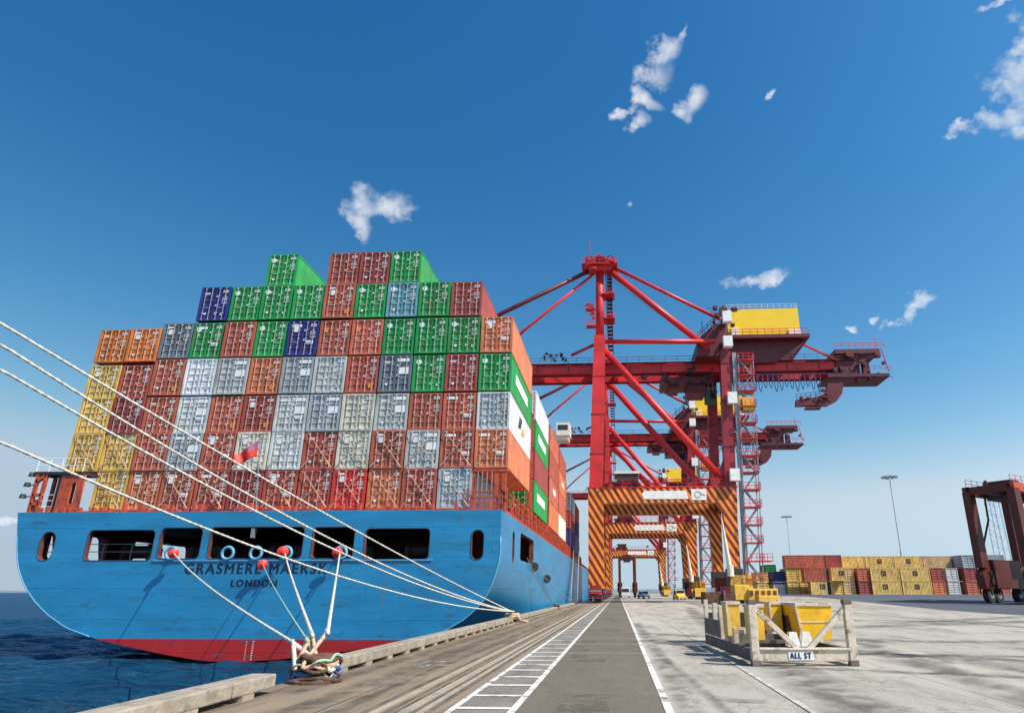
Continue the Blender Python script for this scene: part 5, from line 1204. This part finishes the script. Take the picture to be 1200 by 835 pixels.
# heavy yellow gear behind the frame
sp = thing('spreader_gear', 'orange yellow steel spreader gear with brown ends standing behind the frame', 'spreader', (3.5, 24.0, 0), R(3))
b = MB(); b.box(.95, 1.95, .2, 1.0, .9, 1.72); b.box(.5,1.0,.3,.9,1.35,1.85); b.box(1.2,1.9,-.1,.2,1.1,1.5); bevel(b.build('gear_body', M['yellowold'], sp), .02)
b = MB()
for k in range(5): b.box(1.0+.2*k, 1.1+.2*k, .17, .2, 1.5, 1.66)
b.box(1.3,1.42,.15,.2,1.15,1.4); b.box(1.65,1.8,.1,.2,.95,1.1); b.build('bolt_row', M['rust'], sp)
b = MB(); b.box(-.55, .1, .2, 1.0, 1.22, 1.62); b.box(.12,.55,.3,.9,1.2,1.55); bevel(b.build('end_box', M['rust'], sp), .02)
b = MB(); b.box(.08,.14,.1,1.0,.9,1.66); b.box(-.5,1.9,.4,.8,.5,.95); b.box(-.4,-.2,.4,.8,0,.55); b.box(1.5,1.7,.4,.8,0,.55); b.build('support_frame', M['framebrown'], sp)

# ================================================================== YARD CONTAINERS
def yc(label, x0, x1, tier, color, y=150, side_on=True, L=6.06, mk=None, dz=0, group='containers stacked in the yard'):
    """container in the yard, long side or door end toward the quay"""
    z = gz(x0 + 1, 150) + tier*2.66 + dz
    if side_on:
        t = thing('yard_container', label, 'container', (x0, y, z), 0, group)
        w = x1 - x0; b = MB(); b.box(0,.16,0,.16,0,2.6); b.box(w-.16,w,0,.16,0,2.6); b.box(0,w,2.3,2.44,0,2.6); b.box(.16,w-.16,.02,.1,0,.15); b.box(.16,w-.16,.02,.1,2.48,2.6); b.box(0,w,.1,2.3,2.5,2.58); b.box(0,.06,.1,2.3,0,2.5); b.box(w-.06,w,.1,2.3,0,2.5)
        q = []; x = .16
        while x < w-.3: q += [(x,.03),(x+.07,.03),(x+.14,.08),(x+.21,.08)]; x += .28
        q.append((w-.16,.03)); n = len(q); b.add([(p[0],p[1],.15) for p in q] + [(p[0],p[1],2.48) for p in q], [(i,i+1,n+i+1,n+i) for i in range(n-1)])
        b.build('body', M['cont'], t, color=COLR[color])
        if mk:
            b = MB(); cx = w*mk; b.box(cx-.5,cx+.5,.005,.02,1.75,2.0); b.box(cx-.5,cx-.25,.005,.02,1.0,1.75); b.box(cx+.25,cx+.5,.005,.02,1.0,1.75); b.box(cx-.12,cx+.12,.005,.02,1.0,1.6); b.build('side_emblem', M['darkmark'], t)
        return t
    return container('yard_container', label, (x0+x1)/2, y, z, color, L=6.06, detail=False, h=2.6, group=group)
yc('left-hand yellow container with dark emblem in the bottom row of the front yard block', 53.2, 59.15, 0, 'pale yellow', 150, mk=.45)
yc('right-hand yellow container with dark emblem in the bottom row of the front yard block', 59.4, 65.4, 0, 'pale yellow', 150, mk=.5)
yc('left-hand yellow container with dark emblem in the upper row of the front yard block', 53.2, 59.15, 1, 'pale yellow', 150, mk=.45)
yc('right-hand yellow container with dark emblem in the upper row of the front yard block', 59.4, 65.4, 1, 'pale yellow', 150, mk=.5)
yc('red container end at the left end of the front yard block, bottom', 50.6, 53.0, 0, 'maroon', 150.3, False); yc('red container end at the left end of the front yard block, upper', 50.6, 53.0, 1, 'brick red', 150.3, False)
yc('red container end at the right end of the front yard block, bottom', 65.8, 68.2, 0, 'orange red', 150.3, False); yc('red container end at the right end of the front yard block, upper', 65.8, 68.2, 1, 'maroon', 150.3, False)
for i in range(4):
    x0 = 48.4 + i*6.2
    yc('%s container, topmost back row of the yard, %s' % ('tan' if i==3 else 'pale yellow', ['above the gap with pale doors','left of centre with emblem','right of centre with emblem','beyond the front block'][i]), x0, x0+6.06, 2, 'pale yellow' if i < 3 else 'tan', 156, mk=(None,.5,.5,None)[i])
    yc('brown container in shaded back row under yellow ones, %s of four' % ORD[i], x0, x0+6.06, 1, 'dark red', 156.2)
for i, (x, c) in enumerate(((44.9,'pale yellow'),(47.6,'tan'))):
    yc('%s container end standing just left of the front yard block' % c, x, x+2.44, 0, c, 151, False); yc('%s container end stacked upper just left of the front yard block' % c, x, x+2.44, 1, c, 151, False)
yc('yellow container with dark emblem directly below the magenta one', 44.6, 47.6, 2-1, 'pale yellow', 148.5, mk=.7)
yc('dark magenta red container atop the middle yard stack', 44.3, 47.7, 2, 'maroon', 150.5)
for i, (x, c) in enumerate(((42.0,'navy blue'),(42.0,'slate grey'))): yc('%s container end in the middle of the yard stack, %s' % (c, ['bottom','upper'][i]), x, x+2.44, i, c, 150.5, False)
yc('long red container topmost in the left yard stack', 35.8, 44.2, 2, 'brick red', 150.6)
yc('red container above a yellow one at the foot of the left yard stack', 38.6, 43.0, 1, 'brick red', 147, dz=-.15); yc('yellow container with emblem at the foot of the left yard stack', 39.7, 43.0, 0, 'pale yellow', 147, mk=.72)
for i, x in enumerate((35.9, 38.5)):
    for ti in (0, 1): yc('yellow container end under the long red one, %s column, %s' % (ORD[i], ['bottom','upper'][ti]), x, x+2.44, ti, 'pale yellow', 150.8, False)
yc('navy blue container end left of the tall yard stack, upper', 33.3, 35.7, 1, 'navy blue', 152, False, dz=-.6); yc('white container end left of the tall yard stack, bottom', 33.3, 35.7, 0, 'white', 152, False)
yc('small green container atop the lowest leftmost yard stack', 34.6, 37.0, 2, 'dark green', 165, False, dz=-1.4)
yc('pale yellow container end at the far left of the yard, first', 29.8, 32.2, 0, 'pale yellow', 152, False); yc('tan container end at the far left of the yard, second', 32.6, 35.0, 0, 'tan', 158, False)
yc('pale yellow container end at the far left of the yard, upper', 29.8, 32.2, 1, 'pale yellow', 152, False, dz=-.7)
for ti in (0, 1): yc('pale grey container doors right of the front yard block, %s' % ['bottom','upper'][ti], 69.5, 72.2, ti, 'pale grey', 152, False)
for ti in (0, 1, 2): yc('slate grey container end beside the straddle carrier, tier %s from the ground' % ORD[ti], 73.4, 75.9, ti, ['brick red','maroon','grey'][ti], 152, False)
for ti in (0, 1, 2): yc('container in the last column behind the straddle carrier, tier %s from the ground' % ORD[ti], 76.2, 82.2, ti, ['brick red','slate grey','grey'][ti], 152)

# ================================================================== LIGHT MASTS
def mast(x, y, h, label, z0=1.2):
    t = thing('light_mast', label, 'light mast', (x, y, z0), 0, 'floodlight masts over the yard')
    b = MB(); b.tube([(0,0,0),(0,0,h*.35),(0,0,h*.351),(0,0,h)], [.34,.27,.2,.13], 10); b.build('pole', M['mast'], t, smooth=True)
    b = MB(); b.torus((0,0,h), 1.5, .12, 'z', 16, 6); b.bar((-1.5,0,h),(1.5,0,h),.12); b.bar((0,-1.5,h),(0,1.5,h),.12); b.build('ring', M['mast'], t)
    for k in range(8):
        a = 2*math.pi*k/8; q = MB(); q.box(-.4+1.7*math.cos(a), .4+1.7*math.cos(a), -.25+1.7*math.sin(a), .25+1.7*math.sin(a), h-.35, h+.1); q.build('floodlight', M['mast'], t)
mast(72.2, 180, 29.2, 'tall nearer floodlight mast rising behind the yellow containers')
mast(66.0, 268, 28.2, 'fainter distant floodlight mast near the cranes, left of the taller one')
lt = thing('lattice_tower', 'pale lattice tower seen between the legs of the straddle carrier', 'tower', (178, 330, 1.2), 0)
b = MB(); Ht = 45
for sx in (-1,1):
    for sy in (-1,1): b.bar((sx*2.6,sy*2.6,0),(sx*2.0,sy*2.0,Ht),.35)
b.build('tower_leg', mat('pale_blue_steel', (.45,.55,.64), rough=.5), lt)
b = MB()
for k in range(9):
    z = k*5; 
    for s in (-1,1): b.bar((-2.5,s*2.4,z),(2.4,s*2.4,z+5),.16); b.bar((-2.4,s*2.4,z+5),(2.4,s*2.4,z+5),.2); b.bar((s*2.4,-2.5,z),(s*2.4,2.4,z+5),.16)
b.build('tower_bracing', mat('pale_blue_brace', (.45,.55,.64), rough=.5), lt)

# ================================================================== VEHICLES, FAR SHIP
def vehicle(name, label, loc, rz, L, w, h, cab, m, group='vehicles under the cranes'):
    t = thing(name, label, 'truck' if cab == 'truck' else 'car', loc, rz, group)
    if cab == 'truck':
        b = MB(); b.box(-w/2, w/2, 0, 2.0, .7, h); bevel(b.build('cab', M[m], t), .12, 3)
        b = MB(); b.box(-w/2+.15, w/2-.15, -.03, .05, 1.7, h-.35); b.build('windscreen', M['glass'], t)
        b = MB(); b.box(-w/2, w/2, 2.2, L, .9, 1.3); b.box(-w/2,w/2,2.2,L,1.3,2.2); b.build('bed', M['grey'], t)
    else:
        b = MB(); b.prism([(0,.35),(L,.35),(L,1.0),(L-.6,1.1),(L-1.2,h),(1.9,h),(1.1,1.05),(0,.9)], 'x', -w/2, w/2); bevel(b.build('body', M[m], t), .08, 3)
        b = MB(); b.box(-w/2+.1, w/2-.1, 1.35, 1.5, 1.1, h-.08); b.box(-w/2-.01,w/2+.01,1.9,L-1.4,1.08,h-.1); b.build('window', M['glass'], t)
    for x in (-w/2+.1, w/2-.1):
        for y in (.9, L-.9):
            q = MB(); q.tube([(x-.12,y,.38),(x+.12,y,.38)], .38, 14); q.build('wheel', M['tyre'], t)
        q = MB(); q.box(x*.8-.12, x*.8+.12, -.05, .0, .75, .9); q.build('headlight', M['mark'], t)
vehicle('terminal_truck', 'white terminal truck parked beneath the distant straddle carrier', (2.2, 214, 0), 0, 7, 2.5, 3.0, 'truck', 'carpaint')
vehicle('parked_van', 'small white utility vehicle right of the terminal truck, under the far portal', (8.1, 196, 0), R(25), 4.6, 1.9, 1.9, 'car', 'carpaint')
vehicle('parked_van', 'yellow van beside the second crane\'s landward bogies', (14.2, 158, 0), R(10), 4.8, 1.9, 2.1, 'car', 'yellowold')
fsn = thing('distant_ship', 'tiny white ship on the horizon at the left edge', 'ship', (-5900, 7000, WATER))
b = MB(); b.prism([(-110,2),(-90,-4),(80,-4),(110,12),(-110,12)], 'y', -12, 12); b.build('far_hull', M['white'], fsn)
b = MB(); b.box(-90,-60,-10,10,12,36); b.box(-40,60,-8,8,12,20); b.build('superstructure', M['white'], fsn)
